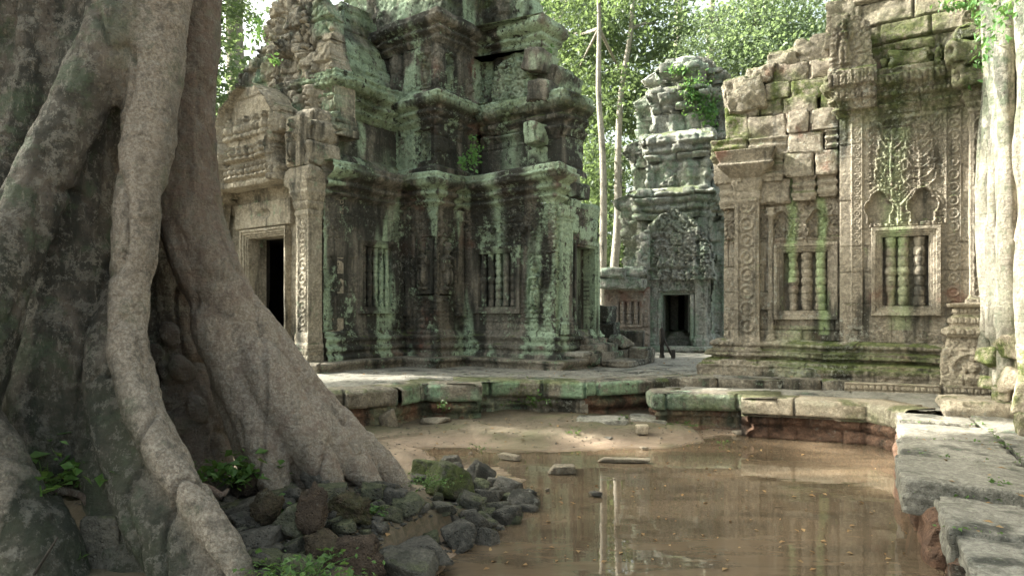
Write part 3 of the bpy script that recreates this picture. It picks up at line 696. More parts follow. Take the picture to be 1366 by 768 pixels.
# pediment with tiers of small praying figures
wP = wD.off(.42)
ps0, ps1 = q(291, 200, .42)[0], q(377, 200, .42)[0]; pz0, pz1 = q(335, 247, .42)[1], q(335, 113, .42)[1]
pc = (ps0+ps1)/2; pw = (ps1-ps0)/2; ph = pz1-pz0
def ped_field(S, Z):
    x = (S-pc)/pw; y = (Z-pz0)/ph
    hw = np.interp(y, [0, .10, .2, .36, .46, .56, .70, .80, .88, .95, 1.0], [1.0, 1.0, .92, .84, .96, 1.0, .94, .82, .62, .45, .2])
    return np.abs(x)/hw, x, y
def ped_h(S, Z, seed=0, figs=True):
    f, x, y = ped_field(S, Z)
    h = fbm(S*2.5, Z*2.5, 0*S, 3, 5)*.05+ashlar(S, Z, 4, .45, .7, .02, .012, .04)+.13*np.exp(-((f-.86)/.085)**2)+.03*np.cos(f*60)*(f > .7)*(f < 1)+np.where(f < .72, -.02, .02)
    if figs:
        inn = f < .72
        for (y0, hh, p) in ((.07, .15, .17), (.25, .16, .20), (.46, .24, .30)):
            xi = np.floor(S/p+.5)*p
            fh = figure_h(S, Z, xi, pz0+y0*ph, hh*ph*1.05, .13, True)
            h = np.where(inn & (y > y0) & (y < y0+hh), h+fh, h)
            h = h+.03*np.exp(-((y-y0)/.018)**2)*inn
    h = h+.045*(y < .055)+leafrow(S, -Z, -(pz0+.05*ph), -pz0, .09, .02)
    return h+filigree(S, Z, 14, .02, seed)*(f > .72)
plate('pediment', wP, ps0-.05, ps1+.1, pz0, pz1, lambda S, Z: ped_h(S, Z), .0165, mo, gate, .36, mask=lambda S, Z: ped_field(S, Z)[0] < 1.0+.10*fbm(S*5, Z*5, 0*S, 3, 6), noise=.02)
# blocks carrying and flanking the pediment
mb = MBP(); rr = random.Random(9)
rows = [(ps1-.02, LD+.06, 3.90, 4.28, .40, .75), (ps1+.06, LD+.04, 4.28, 4.75, .36, .7), (ps1+.0, LD, 4.75, 5.12, .26, .7), (ps1-.2, LD-.1, 5.12, 5.42, .16, .6), (ps0-.6, ps0, 3.9, 4.4, .3, .7), (ps0-.7, ps0-.05, 4.4, 5.0, .2, .6)]
rubble_mass(mb, rr, wD, rows, amp=.03, rad=.05, res=.035); mb.parts('corner_block', mo, gate)
def apsara(S, Z): return ashlar(S, Z, 8, .45, .6, .02)+filigree(S, Z, 6, .07, 2)+np.maximum(figure_h(S, Z, S0+.28, 4.35, .75, .12), 0)
S0 = ps1-.02
plate('carved_figure', wP, ps1+.08, ps1+.48, 4.32, 5.2, lambda S, Z: figure_h(S, Z, ps1+.28, 4.34, .82, .13)-.02, .018, mo, gate, .3, noise=.01)
# ---- second tier over the near wing: plain dark flank, ornate cornice, broken carved gable
t2 = [A-vL*1.6+uL*.55, A-vL*.25+uL*.55, B_-vL*.25+uL*.2]
t2b = [A-vL*3.2+uL*.55, A-vL*.25+uL*.55, B_-vL*.25+uL*.2]
def lich_t2(x, y, z):
    return {'lich': np.clip(.9*ss(5.2, 5.6, z)*ss(-.3, .2, fbm(x*1.3, y*1.3, z*1.3, 3, 5)), 0, 1), 'moss': .35*ss(0, .4, fbm(x, y, z, 2, 31))}
sweep('upper_wall', t2b, z_cor-.05, 5.45, profile([(4.3, .12), (4.6, .10), (4.7, 0), (5.45, -.02)]), lambda k, s, z, L: ashlar(s, z, 91+k, .42, 1.0, .012), .03, mw, gate, ledge=.3, noise=.012)
sweep('upper_cornice', t2b, 5.44, 6.25, cornice_profile(5.44, 6.25, .30), lambda k, s, z, L: carved_bands(s, z, 5.44, 6.25, .04)+ashlar(s, z, 19+k, .2, .35, .02, .02, .04)+filigree(s, z, 9, .035, 4), .025, mw, gate, ledge=.9, noise=.02, attrs=lich_t2, warp=.04)
def roofoff(z): return -.12-(z-6.2)*.42-.10*np.sin((z-6.2)*9)*0
sweep('vault_roof', t2b, 6.22, 8.3, roofoff, lambda k, s, z, L: ashlar(s, z, 29+k, .30, .6, .04, .02, .05), .035, mw, gate, ledge=.6, noise=.03, attrs=lich_t2)
# gable relief over the door: large eroded carved blocks in front of the tier
wG = Wall(t2b[0], t2b[1]).off(.30); g = lambda px, py: wG.sz(px, py)
gs0, gs1 = g(300, 60)[0], g(447, 60)[0]; gz0, gz1 = 4.95, 8.4
def gab_mask(S, Z):
    y = (Z-gz0)/(gz1-gz0); l = gs0+(gs1-gs0)*np.interp(y, [0, .25, .5, .8, 1], [.0, .02, .12, .30, .42])+.10*np.floor(fbm(S*0, Z*2.2, 0*S, 1, 3)*3)/3
    r = gs1-(gs1-gs0)*np.interp(y, [0, .35, .45, .7, 1], [0, 0, .04, .12, .30])+.08*np.floor(fbm(S*0, Z*2.0, 0*S+4, 1, 5)*3)/3
    return (S > l) & (S < r)
def gab_h(S, Z):
    b = ashlar(S, Z, 55, .46, .72, .06, .022, .10)
    x = S-(gs0+gs1)/2; arch = np.hypot(x/1.35, (Z-gz0+.3)/2.6)
    rope = .11*np.exp(-((arch-.92)/.07)**2)+.07*np.exp(-((arch-.66)/.06)**2)
    f = 0*S
    for (px, py, hh, am) in ((415, 150, 1.0, .17), (372, 108, .9, .15), (335, 112, .8, .13), (440, 90, .8, .14), (395, 62, .8, .14), (355, 52, .75, .12), (325, 70, .6, .12)):
        a, b0 = g(px, py); f = np.maximum(f, figure_h(S, Z, a, b0, hh, am))
    return b+rope+f+filigree(S, Z, 4.5, .075, 6)+fbm(S*1.8, Z*1.8, 0*S, 3, 4)*.07-.04*(Z-gz0)
plate('gable_relief', wG, gs0-.2, gs1+.1, gz0, gz1, gab_h, .024, M['west_sunlit'], gate, .55, mask=gab_mask, noise=.02, attrs=lambda x, y, z: {'lich': .85*ss(.0, .3, fbm(x*1.1, y*1.1, z*1.1, 3, 77)), 'moss': 0*x}, lean=-.07)
# ---- core tower
K0 = A+uL*1.7-vL*.1; E2 = E_+uL*.75; F2 = E2+vL*1.62
core = [B_-vL*2.9, B_, C_, E_, E2, F2, F2+uL*.7, F2+np.array([-.9, 3.2]), B_+uL*3.4, B_+uL*2.8-vL*2.9]
co = {5, 6, 7, 8, 9}
def lich_c(x, y, z):
    a = ((x-E2[0])*vL[0]+(y-E2[1])*vL[1])
    w = np.clip(.85*np.exp(-((a-1.45)/.16)**2)*(z > 5)+.8*ss(5.75, 5.95, z)*(z < 6.05)*ss(-.1, .2, fbm(x*2, y*2, z, 3, 7))+.9*ss(.1, .22, fbm(x*1.4, y*1.4, z*.42, 3, 55)), 0, 1)
    return {'lich': w}
rC1 = rect(wBC, 555, 158, 576, 222); 
def rel_t1(k, s, z, L):
    h = ashlar(s, z, 140+k, .4, .7, .014)
    if k in (0, 1, 2, 4): h = h+filigree(s, z, 13, .022, 6+k)*ss(4.6, 4.7, z)
    if k in (3, 4): h = h+rosettes(s, z, .1, .35, .25, .03)+rosettes(s, z, .7, .95, .25, .03)
    if k == 1: h = h+recess(s, z, (rD1[0], rD1[1], 4.75, 5.35), .02, -.10)
    return h
sweep('tower_wall', core, z_cor-.1, 5.42, profile([(4.32, .1), (4.55, .1), (4.6, 0), (5.42, 0)]), rel_t1, .022, mw, gate, closed=True, coarse=co, attrs=lich_c, noise=.012)
sweep('tower_cornice', core, 5.41, 6.05, cornice_profile(5.41, 6.05, .30), lambda k, s, z, L: carved_bands(s, z, 5.41, 6.05, .028)+ashlar(s, z, 17+k, .33, .7, .02, .014, .03), .022, mw, gate, closed=True, coarse=co, attrs=lich_c, noise=.02, warp=.03)
core2 = [np.array(p)*.93+np.array(B_*.0+np.mean(core, axis=0))*.07 for p in core]
rT2 = None
def rel_t2(k, s, z, L):
    h = ashlar(s, z, 240+k, .42, .7, .014)
    if k in (1, 2): h = h+filigree(s, z, 14, .02, 3+k)+np.where((s > L*.25) & (s < L*.75) & (z > 6.25) & (z < 7.0), -.10, 0)
    if k in (0, 3, 4): h = h+filigree(s, z, 11, .03, 3+k)+.05*np.cos(s*14)*(k != 3)
    return h
sweep('tower_wall', core2, 6.04, 7.15, profile([(6.04, .12), (6.16, .12), (6.2, .03), (7.15, 0)]), rel_t2, .024, mw, gate, closed=True, coarse=co, attrs=lich_c, noise=.014)
sweep('tower_cornice', core2, 7.14, 7.75, cornice_profile(7.14, 7.75, .28), lambda k, s, z, L: carved_bands(s, z, 7.14, 7.75, .03)+ashlar(s, z, 37+k, .3, .6, .025, .014, .03), .026, mw, gate, closed=True, coarse=co, attrs=lich_c, noise=.02, warp=.03)
core3 = [np.array(p)*.80+np.array(np.mean(core, axis=0))*.20 for p in core]
sweep('tower_wall', core3, 7.74, 9.3, lambda z: 0*z, lambda k, s, z, L: ashlar(s, z, 50+k, .4, .7, .03)+filigree(s, z, 9, .03, k), .04, mw, gate, closed=True, coarse=co, noise=.03)
sweep('tower_top', core3, 9.29, 11.0, profile([(9.29, .2), (9.7, .25), (9.75, -.1), (10.2, -.3), (10.3, -.15), (11.0, -.9)]), lambda k, s, z, L: ashlar(s, z, 50+k, .35, .7, .06), .07, mw, gate, closed=True, noise=.05, topdome=.6)
wc2 = Wall(core2[1], core2[2]); wc3 = Wall(core2[2], core2[3])
niche_figure(wc2, wc2.L*.5, 6.28, .75, mw, gate, -.06, .17, .014, name='carved_goddess')
niche_figure(wc3, wc3.L*.5, 6.28, .72, mw, gate, -.06, .16, .014, name='carved_goddess')
wc1 = Wall(core[1], core[2]); niche_figure(wc1, (rD1[0]+rD1[1])/2, 4.72, .62, mw, gate, -.05, .15, .014, name='carved_goddess')
# ---- right wing upper storey, half fallen
wU = Wall(E_+uL*.45+vL*.15, F_+uL*.45-vL*.12)
up = [wU.p0, wU.p1, wU.p1+uL*.9]
def lich_u(x, y, z): return {'lich': np.clip(.9*ss(5.6, 6.0, z)*ss(-.35, .1, fbm(x*1.5, y*1.5, z*1.5, 3, 3))+.7*np.exp(-(((x-E_[0])*vL[0]+(y-E_[1])*vL[1]-.95)/.2)**2)*(z < 5.4), 0, 1), 'moss': .4*ss(.0, .4, fbm(x*1.4, y*1.4, z, 2, 9))*(z > 5.5)}
sweep('upper_wall', up, z_cor-.03, 5.18, profile([(4.3, .1), (4.5, .08), (4.56, 0), (5.18, 0)]), lambda k, s, z, L: ashlar(s, z, 77+k, .42, .75, .02, .012, .03), .022, mw, gate, ledge=.7, attrs=lich_u, noise=.012)
sweep('upper_cornice', up, 5.17, 6.02, cornice_profile(5.17, 6.02, .24), lambda k, s, z, L: ashlar(s, z, 71+k, .28, .5, .03, .016, .04)+carved_bands(s, z, 5.17, 6.02, .03)+filigree(s, z, 12, .03, 2)*(z > 5.75), .022, mw, gate, ledge=.8, attrs=lich_u, noise=.022, warp=.05)
a0 = wU.sz(655, 80)[0]; a1 = wU.sz(706, 80)[0]
def lump_mask(S, Z):
    x = (S-(a0+a1)/2)/((a1-a0)/2); y = (Z-6.0)/.95; return np.abs(x)+.0 < np.interp(y, [0, .5, .8, 1], [1.0, .98, .8, .3])+.08*fbm(S*0, Z*6, 0*S, 2, 3)
plate('roof_crest', wU.off(-.05), a0-.15, a1+.1, 5.98, 6.93, lambda S, Z: filigree(S, Z, 12, .05, 4)+ashlar(S, Z, 4, .4, .5, .03, .015, .04)+.05, .022, mw, gate, .45, mask=lump_mask, noise=.03, attrs=lambda x, y, z: {'lich': 0*x+.6})
# fallen-in end: blocks stepping out to the right, drawn out along the end face
mb = MBP(); rr = random.Random(21); wE = Wall(wU.p1, wU.p1+uL*1.9)
def eb(px, py, px2, py2, Dm, dep=.5, seed=1, tilt=0.0):
    """a block whose camera-side face spans the given outline at distance Dm"""
    a = W3(px, py, Dm); b = W3(px2, py2, Dm); c = (a+b)/2; w = abs(b[0]-a[0])/2; h = abs(a[2]-b[2])/2
    V, F = rblock((c[0], c[1]+dep/2, c[2]), (w, dep/2, h), -R(36), (rr.uniform(-.04, .04), tilt+rr.uniform(-.04, .04)), .045, .04, .022, seed); mb.add(V, F)
for i, bl in enumerate([(706, 62, 738, 92, 13.7, .7, .25), (728, 82, 756, 112, 13.9, .7, .3), (742, 92, 770, 124, 14.1, .7, .3), (708, 105, 742, 134, 13.5, .5, .12), (716, 134, 756, 160, 13.8, .7, .05), (735, 120, 768, 150, 14.1, .7, .05),
                        (738, 150, 771, 176, 14.2, .7, 0), (706, 160, 726, 190, 13.4, .5, 0), (720, 165, 752, 198, 13.8, .8, 0), (742, 176, 765, 200, 14.2, .7, 0), (715, 196, 748, 226, 13.8, .8, 0), (735, 200, 766, 224, 14.2, .7, 0),
                        (728, 224, 765, 242, 14.0, .9, 0), (735, 240, 780, 262, 14.0, .9, .02), (700, 225, 742, 250, 13.3, .5, -.05)]):
    eb(*bl[:4], bl[4], bl[5], 100+i, bl[6])
mb.parts('displaced_block', mw, gate, lambda x, y, z: {'lich': .8*ss(.0, .3, fbm(x*2, y*2, z*2, 3, 4))})
# mossy eaves blocks above the end door
mb = MBP()
for i, bl in enumerate([(743, 262, 772, 284, 13.6, .5, .12), (768, 270, 796, 300, 14.2, .5, .2), (742, 284, 770, 310, 13.5, .4, 0), (768, 292, 795, 318, 14.2, .4, .1), (756, 300, 786, 322, 13.9, .5, .0)]):
    a = bl; eb(*bl[:4], bl[4], bl[5], 130+i, bl[6])
mb.parts('eaves_block', mw, gate, lambda x, y, z: {'lich': .9+0*x})
# end door: frame, panel, threshold
d0, d1 = W_door; zd1 = wFG.sz(776, 330)[1]; zd0 = wFG.sz(776, 444)[1]
frame_mesh(wFG, d0, d1, zd0, zd1, [(0, -.5), (0, .05), (.04, .06), (.05, .09), (.12, .10), (.13, .0)], 'door_frame', mw, gate, True, 8)
pilaster(wFG, max(.03, d0-.62), d0-.22, 1.15, z_wall-.05, .10, mw, gate, cap=.3, base=.35, res=.02, name='carved_pilaster', flare=.05)

def post_attr(root_, fn, skip=()):
    for o in root_.children_recursive:
        if o.type != 'MESH' or 'lich' in o.data.attributes or (o.data.materials and o.data.materials[0] in skip): continue
        n_ = len(o.data.vertices); co = np.empty(n_*3, np.float32); o.data.vertices.foreach_get('co', co); co = co.reshape(-1, 3)+np.array(root_['_w'])
        for k_, v_ in fn(co[:, 0], co[:, 1], co[:, 2]).items():
            at_ = o.data.attributes.new(k_, 'FLOAT', 'POINT'); at_.data.foreach_set('value', np.asarray(v_, np.float32))
post_attr(gate, lich_w, (mo, M['void'], M['plinth']))
# ------------------------------------------------------------------ the gallery wall on the right
uR, vR = uv_axes(27)
H_ = np.array([3.80, 12.16]); I_ = H_+vR*1.90; J_ = I_-uR*.26; K_ = J_+vR*2.03; 
gal = thing('temple_gallery', 'brown carved gallery wall with two balustered false windows and mossy broken roof', 'temple', (5.5, 11.5, .5))
me_ = M['east']
w1 = Wall(H_, I_); w2 = Wall(J_, K_)
rE1 = rect(w1, 1045, 336, 1104, 414); rE2 = rect(w2, 1177, 315, 1239, 408)
zp = 1.10; zc = w2.sz(1200, 150)[1]+.05
def lich_e(x, y, z):
    a = (x-J_[0])*vR[0]+(y-J_[1])*vR[1]; b = (x-H_[0])*vR[0]+(y-H_[1])*vR[1]; sec2 = a > .02
    p1 = w1.sz(1057, 300)[0]; p2 = w1.sz(1092, 260)[0]; p3 = w2.sz(1193, 260)[0]; p4 = w2.sz(1200, 360)[0]
    wob = fbm(x*0, y*0, z*1.3, 2, 5)*.05
    l = np.where(~sec2, np.exp(-((b-p1+wob)/.085)**4)*(z > 2.1)*(z < 4.3)+np.exp(-((b-p2-.05+wob)/.075)**4)*(z > 1.2)*(z < 4.2)+.8*np.exp(-((b-p1-.05)/.3)**2)*(z < 1.35)*.5,
                 .5*np.exp(-((a-p3+wob*2)/.20)**4)*(z > 2.6)*(z < 4.5)+.5*np.exp(-((a-p4)/.15)**4)*(z < 2.9)*(z > 1.3))
    m = .55*ss(4.2, 4.9, z)*ss(-.3, .25, fbm(x*.9, y*.9, z*.9, 3, 61))+.55*ss(1.15, .85, z)*(z > .6)*ss(-.2, .2, fbm(x*1.3, y*1.3, z*3, 2, 13))
    return {'lich': np.clip(l, 0, 1), 'moss': np.clip(m, 0, 1)}
def px_pts(w, pts): return [w.sz(*p) for p in pts]
def rel_e1(S, Z):
    h = ashlar(S, Z, 301, .40, .62, .022, .012, .035)+filigree(S, Z, 12, .022, 3)*(Z > rE1[3]+.2)
    h = h+tapestry(S, Z, .15, .022, 5)*(Z > rE1[3]+.2)+recess(S, Z, rE1, .04, -.22)
    for (px, py) in ((1042, 300), (1090, 298)):
        a, b = w1.sz(px, py); f = trefoil(S, Z, a, b-.2, .34, .42); h = np.where(f < 1, h-.06, h)+.035*np.exp(-((f-1.12)/.09)**2)*(f < 1.6)
    h = h+np.where(S < .42, 0, 0)
    return h
stems = [[(1190, 262), (1188, 225), (1190, 178)], [(1228, 258), (1226, 200), (1221, 165)]]
br = []
for sx in (1190, 1226):
    for k, yy in enumerate((252, 238, 224, 211, 199, 188)):
        for sg in (-1, 1):
            r_ = 26-2*k; br.append([(sx, yy), (sx+sg*r_*.45, yy-4), (sx+sg*r_*.85, yy-14), (sx+sg*r_*.9, yy-24), (sx+sg*r_*.6, yy-27)])
arcs = []
for (cx, cy, r_) in ((1172, 285, 26), (1232, 282, 30)):
    arcs.append([(cx-r_, cy+18), (cx-r_*1.0, cy-8), (cx-r_*.55, cy-26), (cx, cy-38), (cx+r_*.55, cy-26), (cx+r_, cy-8), (cx+r_, cy+18)])
stems_ = [px_pts(w2, p) for p in stems]; br_ = [px_pts(w2, p) for p in br]; arcs_ = [px_pts(w2, p) for p in arcs]
sA, sB = w2.sz(1262, 300)[0], w2.sz(1282, 300)[0]; sC, sD = w2.sz(1292, 300)[0], w2.sz(1321, 300)[0]
s_a, s_b = w2.sz(1146, 300)[0], w2.sz(1160, 300)[0]
zlow = w2.sz(1200, 300)[1]; ztop = w2.sz(1200, 158)[1]
def rel_e2(S, Z):
    h = ashlar(S, Z, 311, .55, .9, .006, .007, .018)
    field = (S > s_b) & (S < sA-.02) & (Z > zlow) & (Z < ztop)
    d = np.full(S.shape, 9.0)
    for p in stems_: d = np.minimum(d, dist_seg(S, Z, p)*.8)
    for p in br_: d = np.minimum(d, dist_seg(S, Z, p))
    for p in arcs_: d = np.minimum(d, dist_seg(S, Z, p)*.6)
    h = h+np.where(field, .022*np.exp(-(d/.011)**2)+tapestry(S, Z, .10, .030, 5)*(d > .018)+filigree(S, Z, 13, .014, 5)-.012, 0)
    h = h+rosettes(S, Z, s_a-.10, s_a+.04, .12, .016)*(Z > 1.2)+.02*((S > s_a-.12) & (S < s_a+.05))*(Z > 1.3)
    h = h+(rosettes(S, Z, sA, sB, .20, .03))*(Z > 1.4)
    h = h+recess(S, Z, rE2, .04, -.22)
    for (px, py, ww) in ((1172, 285, .40), (1231, 281, .42)):
        a, b = w2.sz(px, py); f = trefoil(S, Z, a, b-.16, ww, .50); h = np.where(f < 1, -.085, h)+.03*np.exp(-((f-1.10)/.08)**2)*(f < 1.5)
    # row under the arches
    h = h+leafrow(S, Z, zlow-.02, zlow+.09, .16, .035)*((S > s_b) & (S < sA))
    return h+np.where(Z < 1.3, filigree(S, Z, 16, .01, 3), 0)
wl_ = profile
plate('wall', w1, .02, w1.L+.0, zp, 3.95, rel_e1, .0135, me_, gal, .5, attrs=lich_e, noise=.012)
plate('wall', w2, .0, w2.L, zp, zc, rel_e2, .0115, me_, gal, .5, attrs=lich_e, noise=.004)
# carved frieze band and cornice of the right bay
polyE = [J_+uR*.5, J_, K_-vR*.22, K_-vR*.22-uR*.0]
cz0, cz1 = w2.sz(1200, 150)[1], w2.sz(1200, 92)[1]
def rel_c2(k, s, z, L):
    H = cz1-cz0
    return carved_bands(s, z, cz0, cz1, .035)+leafrow(s, z, cz0+H*.50, cz0+H*.60, .10, .03)+ashlar(s, z, 411+k, .5, .8, .02, .012, .03)+filigree(s, z, 15, .014, 3)
sweep('cornice', [J_+uR*.5, J_, K_-vR*.25], cz0, cz1, cornice_profile(cz0, cz1, .22), rel_c2, .016, me_, gal, ledge=.7, attrs=lich_e, noise=.012, warp=.03)
# plinths
def relp(k, s, z, L):
    return leafrow(s, z, .78, .88, .10, .02)+leafrow(s, z, .98, 1.06, .08, .015)+ashlar(s, z, 21+k, .30, .75, .02, .014, .03)+filigree(s, z, 11, .012, 3)
sweep('plinth', [H_-vR*.05+uR*.5, H_-vR*.05, I_, J_, K_], .48, zp, profile([(.48, .34), (.66, .34), (.67, .26), (.74, .24), (.76, .14), (.80, .10), (.82, .20), (.90, .19), (.92, .10), (.97, .08), (.99, .14), (1.05, .13), (1.10, .02)]), relp, .02, me_, gal, ledge=.2, attrs=lich_e, noise=.025, warp=.03)
for (w, r, nb, sd_) in ((w1, rE1, 3, 40), (w2, rE2, 3, 60)):
    false_window(w, *r, nb, me_, gal, sd_, xs=[w.sz(p, 370)[0] for p in ((1058, 1076, 1095) if w is w1 else (1188, 1205, 1227))])
# sill stone courses below the windows
# left corner pilaster with a flaring capital, leaning a little
pl0, pl1 = w1.sz(980, 350, .1)[0], w1.sz(1013, 350, .1)[0]
pl = pilaster(w1, pl0, pl1, .55, w1.sz(990, 206)[1], .12, me_, gal, cap=.85, base=.62, res=.016, carve=.026, name='carved_pilaster', flare=.26)
# door-jamb strips between the bays and at the right
pilaster(w1, w1.sz(1030, 350)[0]-.06, w1.sz(1030, 350)[0]+.02, 1.0, 3.4, .04, me_, gal, cap=.2, base=.2, res=.02, flare=.02)
pilaster(w2, sC, sD, w2.sz(1300, 405)[1], w2.sz(1300, 122)[1], .16, me_, gal, cap=.36, base=.12, res=.0125, carve=.022, name='carved_pilaster', flare=.10)
# roughed capital and broken pier above it
mb = MBP(); rr = random.Random(33)
rows = [(w2.sz(1270, 90)[0], w2.sz(1322, 90)[0], w2.sz(1300, 122)[1], w2.sz(1300, 95)[1], .36, .6), (w2.sz(1262, 90)[0], w2.sz(1325, 90)[0], w2.sz(1300, 95)[1], w2.sz(1300, 62)[1], .42, .7), (w2.sz(1272, 90)[0], w2.sz(1322, 90)[0], w2.sz(1300, 62)[1], w2.sz(1300, 40)[1], .28, .6)]
rubble_mass(mb, rr, w2, rows, amp=.04, rad=.07, res=.03); mb.parts('broken_capital', me_, gal)
plate('carved_strip', w2, w2.sz(1283, 20)[0], w2.sz(1302, 20)[0], w2.sz(1290, 45)[1], w2.sz(1290, -60)[1], lambda S, Z: rosettes(S, Z, w2.sz(1283, 20)[0], w2.sz(1302, 20)[0], .2, .04)+.02, .015, me_, gal, .5)
# wall above the cornice, set back, coursed
wt = w2.off(-.18)
za, zb_ = cz1-.05, 7.4
def rel_up(S, Z): return ashlar(S, Z, 88, .42, .68, .05, .016, .07)+fbm(S*2, Z*2, 0*S, 3, 8)*.03
wtop = Wall(I_-uR*.0+vR*.10, K_+vR*.0)
plate('upper_wall', wtop, .1, wtop.L, za, zb_, rel_up, .022, me_, gal, .6, attrs=lambda x, y, z: {'moss': np.clip(.9*ss(-.05, .25, fbm(x*.8, y*.8, z*.8, 3, 51))*ss(6.7, 6.0, z), 0, 1), 'lich': 0*x}, noise=.02)
# broken pediment scroll at the left of the right bay
s_l, s_r = w2.sz(1106, 110)[0]-.02, w2.sz(1170, 110)[0]
zq0, zq1 = w2.sz(1140, 148)[1], w2.sz(1140, 26)[1]
def scr_mask(S, Z):
    x = (S-s_l)/(s_r-s_l); y = (Z-zq0)/(zq1-zq0)
    l = np.interp(y, [0, .12, .25, .4, .8, .93, 1], [.26, .14, .02, .0, .06, .2, .45]); r = np.interp(y, [0, .45, .5, .9, 1], [1.0, 1.0, .92, .86, .6])
    return (x > l) & (x < r)
def scr_h(S, Z):
    x = (S-s_l)/(s_r-s_l); y = (Z-zq0)/(zq1-zq0)
    f = leafrow(S, Z, zq0+.10*(zq1-zq0), zq0+.2*(zq1-zq0), .08, .03)+leafrow(S, Z, zq0+.24*(zq1-zq0), zq0+.38*(zq1-zq0), .10, .035)
    prof_ = np.interp(y, [0, .08, .1, .22, .24, .4, .44, .6], [-.10, -.06, -.02, 0, .04, .06, -.03, -.03])
    fig = figure_h(S, Z, s_l+.33*(s_r-s_l), zq0+.47*(zq1-zq0), .5*(zq1-zq0), .12)
    beads = .04*np.exp(-((x-.12)/.05)**2)*np.abs(np.sin(Z*38))*(y > .42)
    return prof_+f+fig+beads+filigree(S, Z, 12, .02, 2)
plate('pediment_fragment', w2.off(.22), s_l-.05, s_r+.02, zq0, zq1, scr_h, .014, me_, gal, .55, mask=scr_mask, noise=.01, attrs=lambda x, y, z: {'moss': .35*ss(.0, .4, fbm(x*2, y*2, z*2, 3, 5)), 'lich': 0*x})
# ---- the broken left end: big displaced blocks laid course by course
mb = MBP(); rr = random.Random(77); wB1 = w1.off(.02)
cols_ = [ # py bottom, py top, px left, px right, forward
 (268, 236, 960, 1118, .06), (237, 205, 953, 1118, .10), (206, 178, 948, 1122, .14), (179, 150, 968, 1122, .10), (151, 130, 968, 1118, .04), (131, 108, 1018, 1112, .02), (109, 86, 1030, 1110, .0), (87, 68, 1065, 1108, -.05), (69, 52, 1082, 1110, -.1)]
for (yb, yt, xl, xr, fw) in cols_:
    x = xl
    while x < xr-12:
        wpx = min(rr.uniform(30, 55), xr-x); 
        if xr-x-wpx < 14: wpx = xr-x
        sl = (x-1030)*-.10     # courses dip towards the left end
        a, z1 = wB1.sz(x, yt+sl, fw); b, z0 = wB1.sz(x+wpx, yb+sl, fw)
        _, z1b = wB1.sz(x+wpx, yt+sl, fw)
        cc = wB1.pt((a+b)/2, (z0+(z1+z1b)/2)/2, fw-.3+rr.uniform(-.04, .04)); hh = ((z1+z1b)/2-z0)/2
        if not (x > 1040 and wpx < 20):
            V, F = rblock(cc, ((b-a)/2-.008, .34, hh-.004), -R(27)+rr.uniform(-.05, .05), (rr.uniform(-.03, .03), rr.uniform(-.02, .03)), .02, .024, .024, int(rr.random()*900),
                          groove=(lambda t: .018*np.sin(t*9)) if yb > 200 and rr.random() < .6 else None); mb.add(V, F)
        x += wpx
mb.parts('roof_block', me_, gal, lambda x, y, z: {'moss': np.clip(1.0*ss(-.1, .22, fbm(x*1.3, y*1.3, z*1.3, 3, 71))*ss(3.9, 4.6, z), 0, 1), 'lich': 0*x})
# crowning boulder-like blocks on the left end and the sloping top stones
mb = MBP()
for (x0, y0, x1, y1, fw, sd_, tl) in ((966, 108, 1018, 146, .12, 3, -.12), (995, 92, 1034, 108, .05, 4, 0), (1020, 72, 1064, 90, 0, 5, .05), (1060, 58, 1098, 72, -.05, 6, .18), (1098, 2, 1140, 22, .0, 7, .02), (1103, 20, 1132, 48, .0, 8, 0), (1098, 44, 1114, 66, 0, 9, .2)):
    a, z1 = wB1.sz(x0, y0, fw); b, z0 = wB1.sz(x1, y1, fw); cc = wB1.pt((a+b)/2, (z0+z1)/2, fw-.28)
    V, F = rblock(cc, ((b-a)/2, .32, (z1-z0)/2), -R(27)+.05, (0, tl), .035, .024, .05, sd_); mb.add(V, F)
mb.parts('crest_block', M['east'], gal, lambda x, y, z: {'moss': 0*x+.15, 'lich': 0*x})
# mossy ledge blocks over the cornice
mb = MBP(); rows = [(w2.sz(1178, 85)[0], w2.sz(1262, 85)[0], cz1-.06, cz1+.26, .20, .6), (w2.sz(1190, 85)[0], w2.sz(1250, 85)[0], cz1+.26, cz1+.5, .02, .5)]
rubble_mass(mb, rr, w2, rows, amp=.045, rad=.09, res=.03); mb.parts('ledge_block', me_, gal, lambda x, y, z: {'moss': 0*x+.75, 'lich': 0*x})
# ---- carved pedestal under the right pilaster
ped = [w2.pt(w2.sz(1268, 500)[0]-.06, 0, .0)[:2], w2.pt(w2.sz(1268, 500)[0]-.06, 0, .34)[:2], w2.pt(sD+.04, 0, .34)[:2], w2.pt(sD+.04, 0, 0)[:2]]
pz0_, pz1_ = .50, w2.sz(1300, 405)[1]
PH = pz1_-pz0_; pf = lambda t: pz0_+PH*t
def rel_pd(k, s, z, L):
    h = leafrow(s, z, pf(.62), pf(.70), .11, .035)+leafrow(s, z, pf(.76), pf(.84), .09, .03)+leafrow(s, z, pf(.88), pf(.95), .075, .025)
    if k == 1:
        r = np.hypot(s-L/2, (z-pf(.22))/1.05); h = h+np.where(z < pf(.44), .03*np.exp(-((r-L*.34)/.025)**2)+figure_h(s, z, L/2, pf(.05), PH*.36, .07, True), 0)
    return h+filigree(s, z, 16, .018, 4)*(z < pf(.58))
sweep('pedestal', ped, pz0_, pz1_, profile([(pf(0), .10), (pf(.44), .07), (pf(.46), .02), (pf(.58), -.02), (pf(.60), .04), (pf(.70), .03), (pf(.72), -.04), (pf(.84), -.05), (pf(.86), -.09), (pf(.95), -.10), (pf(.96), -.02), (pz1_, 0)]), rel_pd, .0125, M['east_col'], gal, ledge=.1, noise=.006, attrs=lambda x, y, z: {'moss': .0*x, 'lich': 0*x})
